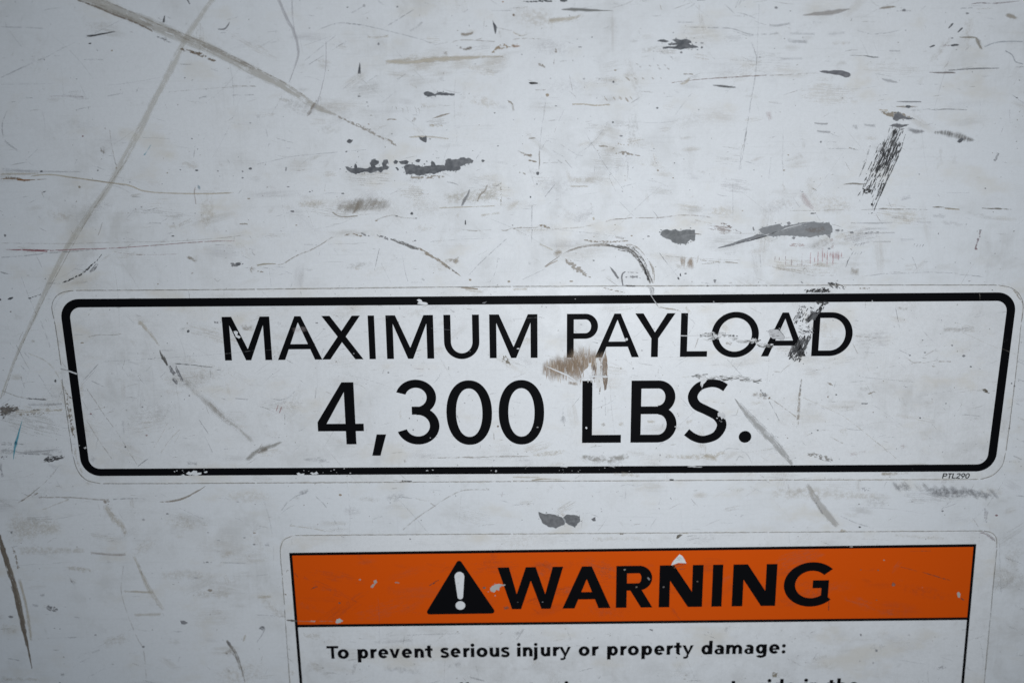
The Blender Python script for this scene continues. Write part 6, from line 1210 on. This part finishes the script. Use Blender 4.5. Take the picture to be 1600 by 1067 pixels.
# ------------------------------------------------------------------ marks on the warning decal
on(WRN, HM)
edge_dirt(([(441.5, 900), (438.6, 868), (439.5, 851), (446, 841), (460, 835.8)], [(460, 835.6), (640, 834.4), (800, 833.4)], [(800, 833.4), (1000, 832), (1200, 830.8)], [(1200, 830.8), (1380, 829.6), (1536, 828.6)], [(1536, 828.6), (1549, 831.5), (1556, 840), (1557, 856)],
           [(1557, 856), (1550, 930), (1537, 1070)], [(453.5, 1070), (449, 1010), (445, 950)], [(445, 945), (443, 920), (441.5, 900)]), WRN, HM, .52)
tile(400, 720, 3.075)
rib('tear', [(145, 763, 8), (170, 764, 13), (204, 767, 5)], (.12, .10, .085), .9, 'crumb', dens=.25, label='dark torn spot on the left edge of the warning decal'); rib(SR, [(200, 766), (260, 768), (330, 767), (390, 768)], (.55, .30, .2), .6, w=6); flake(WC, [(382, 772), (388, 758), (402, 752), (418, 764), (404, 776), (390, 778)], (.50, .49, .48), .8, label='white chip at the lower left of the orange band'); rib(WC, [(262, 767), (285, 768)], (.6, .5, .45), .9, 'solid', w=6); rib(WC, [(405, 770), (428, 762)], (.5, .45, .42), .8, 'crumb', w=10)
flake(WC, [(550, 604), (558, 592), (568, 586), (564, 574), (578, 568), (583, 580), (572, 592), (562, 608)], (.42, .33, .28), .5); rib(WC, [(665, 582), (692, 584)], (.45, .30, .24), .7, 'crumb', w=10, dens=.1); dot(WC, 500, 568, 6, (.42, .28, .22)); rib(SR, [(262, 615), (300, 598)], (.16, .05, .02), .7, 'crumb', w=10, dens=.1); rib(SR, [(830, 600), (880, 568)], (.16, .06, .03), .6, 'crumb', w=11, dens=.1); dot(PC, 402, 680, 8, (.22, .06, .02), .5); dot(PC, 1097, 607, 9, (.12, .06, .04)); rib(SR, [(185, 535), (205, 560)], (.20, .06, .02), .6, w=6)
flake(WC, [(1124, 610), (1134, 598), (1152, 590), (1170, 588), (1186, 592), (1170, 606), (1168, 622), (1154, 616), (1146, 630), (1128, 624)], (.46, .44, .41), 1.0, label='pale chip left of the letter W'); rib(WC, [(1165, 600), (1200, 592)], (.45, .42, .40), .85, 'crumb', w=9, dens=.2); rib(SC, [(1185, 700, 10), (1205, 706, 26), (1222, 700, 10)], (.22, .09, .05), .65, 'crumb', dens=.1); rib(SR, [(962, 590), (978, 580)], (.4, .4, .4), .8, w=7)
rib(SR, [(145, 535), (152, 522), (162, 528)], 'dirt', .7, w=6); rib(SC, [(136, 638), (150, 640)], 'dirt', .8, 'crumb', w=10, dens=.2); dot(PC, 741, 373, 5, 'grey'); rib(SR, [(720, 835), (850, 830), (985, 826)], 'faint', .5, w=6); rib(SR, [(745, 850), (760, 832)], 'faint', .4, w=6)
rib(DS, [(210, 830, 40), (320, 845, 40)], 'tan', .35, 'grain', dens=.1); rib(DS, [(950, 985), (985, 965)], 'faint', .4, 'grain', w=40); rib(SR, [(1025, 1035), (1100, 1055)], 'faint', .5, 'smear', w=12); rib(DS, [(240, 960, 50), (330, 1010, 60)], 'tan', .28, 'grain'); rib(DS, [(600, 990, 40), (800, 1010, 60)], 'faint', .22, 'grain'); rib(SR, [(935, 970), (925, 995)], 'faint', .4, w=9); rib(DS, [(165, 1000), (185, 1030)], 'tan', .4, 'grain', w=30); rib(DS, [(460, 1030), (480, 960)], 'faint', .25, 'grain', w=24); rib(DS, [(560, 870), (760, 860)], 'faint', .18, 'smear', w=30)
tile(800, 720, 3.075)
flake('torn_vinyl', [(764, 500), (772, 482), (788, 464), (804, 446), (820, 456), (830, 474), (838, 490), (800, 487), (782, 494)], (.74, .74, .755), .5, label='white peeled tab above the N of WARNING'); rib(SR, [(766, 505), (790, 496), (838, 491)], (.12, .05, .03), .75, w=6); rib(SR, [(775, 512), (800, 505), (825, 500), (840, 510)], (.35, .10, .04), .7, w=6); rib(SR, [(800, 520), (835, 512)], (.34, .10, .04), .6, w=8); rib(SR, [(785, 478), (808, 470)], 'faint', .6, w=6); rib(SR, [(790, 468), (806, 462), (818, 470)], 'faint', .5, w=5)  # first dark line is the tab's shadow painted on; the others are scratches
rib(WC, [(650, 555, 10), (664, 570, 16)], (.30, .30, .32), .7, 'dry', dens=.1); dot(WC, 541, 520, 6, (.16, .14, .11)); dot(WC, 147, 675, 4, (.16, .16, .17)); dot(WC, 28, 676, 3, (.12, .12, .12)); dot(WC, 598, 604, 6, (.12, .09, .06)); dot(WC, 890, 577, 5, (.1, .07, .05)); dot(WC, 728, 603, 6, (.10, .08, .07))
flake(PC, [(789, 372), (793, 355), (806, 350), (820, 352), (808, 362), (798, 370)], (.11, .095, .07), .5, label='small dark nick on the top edge of the warning decal'); rib(DS, [(515, 350), (540, 352)], 'brown', .7, 'crumb', w=9, dens=.15); rib(SC, [(658, 806, 5), (678, 812, 12)], 'grey', .85, 'solid'); rib(DS, [(800, 345), (850, 346)], 'tan', .6, 'smear', w=9)
rib(SC, [(325, 1048), (332, 1062)], 'dirt', .7, 'smear', w=12); rib(SR, [(412, 1045), (428, 1028)], 'faint', .6, 'smear', w=12); rib(SC, [(820, 1045), (838, 1045)], 'dirt', .75, 'smear', w=9, dens=.1); rib(DS, [(20, 860, 14), (60, 800, 14)], 'faint', .3, 'smear'); rib(DS, [(90, 970, 40), (140, 960, 40)], 'tan', .25, 'grain'); rib(SR, [(1040, 790), (1100, 800)], 'faint', .3, w=8); rib(DS, [(0, 830), (60, 815)], 'faint', .35, 'grain', w=30); rib(DS, [(270, 810), (280, 860)], 'faint', .3, 'grain', w=20); rib(SC, [(1020, 800), (1040, 810)], 'faint', .3, 'grain', w=40); rib(DS, [(380, 375, 30), (560, 370, 34), (700, 380, 20)], 'tan', .22, 'grain')
tile(1200, 720, 3.075)
flake(WC, [(906, 632), (914, 625), (924, 636), (920, 655), (910, 652)], (.44, .41, .38), .5, label='pale chip at the right end of the orange band'); rib(SR, [(924, 655), (942, 668)], (.20, .05, .02), .85, w=8); rib(SR, [(735, 530, 3), (800, 550, 8), (885, 575, 5)], (.26, .07, .02), .75, w=8); rib(SR, [(630, 505), (720, 528)], (.34, .10, .03), .5, w=6); rib(SR, [(292, 650), (290, 715)], (.05, .02, .015), .8, w=5); rib(WC, [(740, 598), (741, 612)], (.5, .42, .36), .8, w=5); dot(WC, 556, 474, 5, (.45, .25, .15)); dot(PC, 601, 590, 9, (.25, .06, .02), 1.2); dot(PC, 528, 523, 5, (.25, .07, .02)); dot(WC, 445, 520, 4, (.3, .1, .04)); rib(SR, [(680, 432), (780, 430)], (.34, .1, .03), .5, w=5); dot(PC, 520, 666, 4, (.3, .08, .02))
flake(WC, [(388, 410), (406, 406), (404, 412)], (.5, .5, .5), .3); dot(PC, 520, 908, 8, 'grey', .8); dot(PC, 445, 832, 5, 'grey', 1.3); dot(PC, 504, 967, 5, 'faint', 1.2); dot(PC, 677, 833, 5, 'faint'); rib(SC, [(18, 1030, 12), (32, 1024, 32), (44, 1018, 10)], (.30, .265, .215), .9, 'crumb', dens=.35, label='small brown spot in the lower text'); rib(SR, [(20, 1042), (48, 1012)], 'brown', .6, w=6); rib(DS, [(785, 995, 14), (830, 990, 28), (880, 985, 10)], 'faint', .6, 'crumb', dens=.05); rib(DS, [(480, 880, 40), (560, 900, 60)], 'white', .45, 'grain'); rib(DS, [(1010, 340, 20), (1050, 350, 30), (1095, 385, 14)], (.38, .33, .34), .6, 'dry', dens=.05); rib(SR, [(1015, 345), (1012, 400)], 'faint', .5, w=8); rib(DS, [(600, 355, 20), (850, 372, 24)], 'tan', .3, 'grain'); rib(DS, [(250, 965), (330, 1000)], 'tan', .2, 'grain', w=60); rib(SR, [(620, 950), (760, 975)], 'faint', .3, w=6)

# ------------------------------------------------------------------ countless hairlines and specks
GREYS = ((.36, .36, .37), (.30, .29, .28), (.40, .37, .33), (.26, .26, .27), (.42, .38, .35))
def in_payload(x, y): return 84 + .129 * (y - 490) < x < 1598 - .12 * (y - 480) and 452 < y < 750
def in_warning(x, y): return 440 < x < 1554 and y > 833
def sampler(test, xr, yr):
    def s():
        while True:
            x, y = random.uniform(*xr), random.uniform(*yr)
            if test(x, y): break
        k = random.random()
        if k < .50:   # short rubs, mostly level
            L = random.uniform(4, 26) * random.uniform(.5, 1.4); ang = random.gauss(0, .22) if random.random() < .6 else random.uniform(0, math.pi); w = random.uniform(.8, 1.7)
        elif k < .56: # long hairlines
            L = random.uniform(40, 130); ang = random.choice((random.gauss(0, .12), random.gauss(1.5, .12), random.gauss(-.7, .25), random.gauss(.8, .3))); w = random.uniform(.7, 1.2)
        else:         # specks
            L = random.uniform(1.2, 3.2); ang = random.uniform(0, 3.14); w = random.uniform(1.0, 2.4)
        return x, y, L, ang, w, random.choice(GREYS), (random.uniform(.10, .34) if k < .50 else random.uniform(.06, .18)) if k < .56 else random.uniform(.25, .7)
    return s
stuff_marks('fine_scratches', 1300, sampler(lambda x, y: not in_payload(x, y) and not in_warning(x, y), (-60, 1660), (-60, 1110)), WALL, .002 * MM)
stuff_marks('fine_scratches', 620, sampler(in_payload, (90, 1595), (455, 748)), PAY, HB + .004 * MM)
stuff_marks('fine_scratches', 230, sampler(lambda x, y: in_warning(x, y) and (y < 850 or y > 980), (440, 1550), (836, 1090)), WRN, HB + .004 * MM)

WARM = ((.56, .49, .39), (.50, .455, .385), (.58, .53, .46), (.47, .45, .42), (.52, .50, .50), (.60, .52, .40))
def grime(centres, n, test, gain=1.0):
    out = []
    while len(out) < n:
        cx, cy, sx, sy = random.choice(centres)
        x, y = random.gauss(cx, sx), random.gauss(cy, sy)
        if not test(x, y): continue
        a = random.uniform(8, 60) * random.uniform(.5, 1.3)
        b = a * random.uniform(.12, .45) + 2
        ang = random.gauss(0, .12) if random.random() < .75 else random.choice((1.5, -.65, .6)) + random.gauss(0, .15)
        out.append((x, y, a, b, ang, random.choice(WARM), random.uniform(.08, .25) * gain, random.choice(('smear', 'smear', 'grain', 'dry'))))
    return out
stuff_grime('grime_film', grime(((700, 90, 120, 40), (640, 180, 90, 40), (900, 130, 120, 60), (960, 240, 90, 30), (880, 300, 120, 40), (1090, 350, 120, 40), (1350, 210, 150, 50), (1400, 350, 130, 40), (1270, 410, 110, 25), (560, 320, 110, 30), (300, 300, 200, 60), (120, 370, 120, 40), (420, 420, 140, 25),
    (1300, 60, 200, 40), (60, 850, 80, 60), (220, 850, 130, 70), (330, 940, 70, 80), (70, 640, 60, 70), (1350, 780, 130, 20), (700, 795, 250, 20), (180, 120, 150, 80), (1560, 750, 40, 120), (1060, 110, 130, 50)), 420,
    lambda x, y: not in_payload(x, y) and not in_warning(x, y)), WALL, .006 * MM)
stuff_grime('grime_film', grime(((700, 540, 200, 40), (900, 715, 160, 12), (1150, 600, 130, 40), (1300, 660, 130, 40), (1200, 540, 120, 30), (200, 650, 60, 60), (300, 560, 90, 40), (420, 680, 80, 30), (1400, 560, 90, 40), (800, 470, 350, 10), (1000, 745, 300, 5)), 150, in_payload, .75), PAY, HB + .006 * MM)
stuff_grime('grime_film', grime(((700, 1030, 200, 30), (1100, 1040, 200, 30), (1420, 1020, 60, 40), (1000, 843, 320, 4), (520, 1000, 40, 40)), 60, lambda x, y: in_warning(x, y) and (y < 849 or y > 985), .5), WRN, HB + .006 * MM)

on(ORG, HB + .010 * MM)
EMB = ((.34, .085, .03), (.26, .07, .025), (.46, .15, .06), (.40, .20, .12), (.20, .055, .02))
def band_spots(n):
    out = []
    for _ in range(n):
        x, y = random.uniform(475, 1500), random.uniform(872, 960)
        a = random.uniform(10, 70); b = a * random.uniform(.08, .35) + 1.5
        out.append((x, y, a, b, random.gauss(0, .2) if random.random() < .7 else random.uniform(-.9, .9), random.choice(EMB), random.uniform(.05, .15), random.choice(('smear', 'grain', 'dry'))))
    return out
stuff_grime('grime_film', band_spots(80), ORG, HB + .0115 * MM)
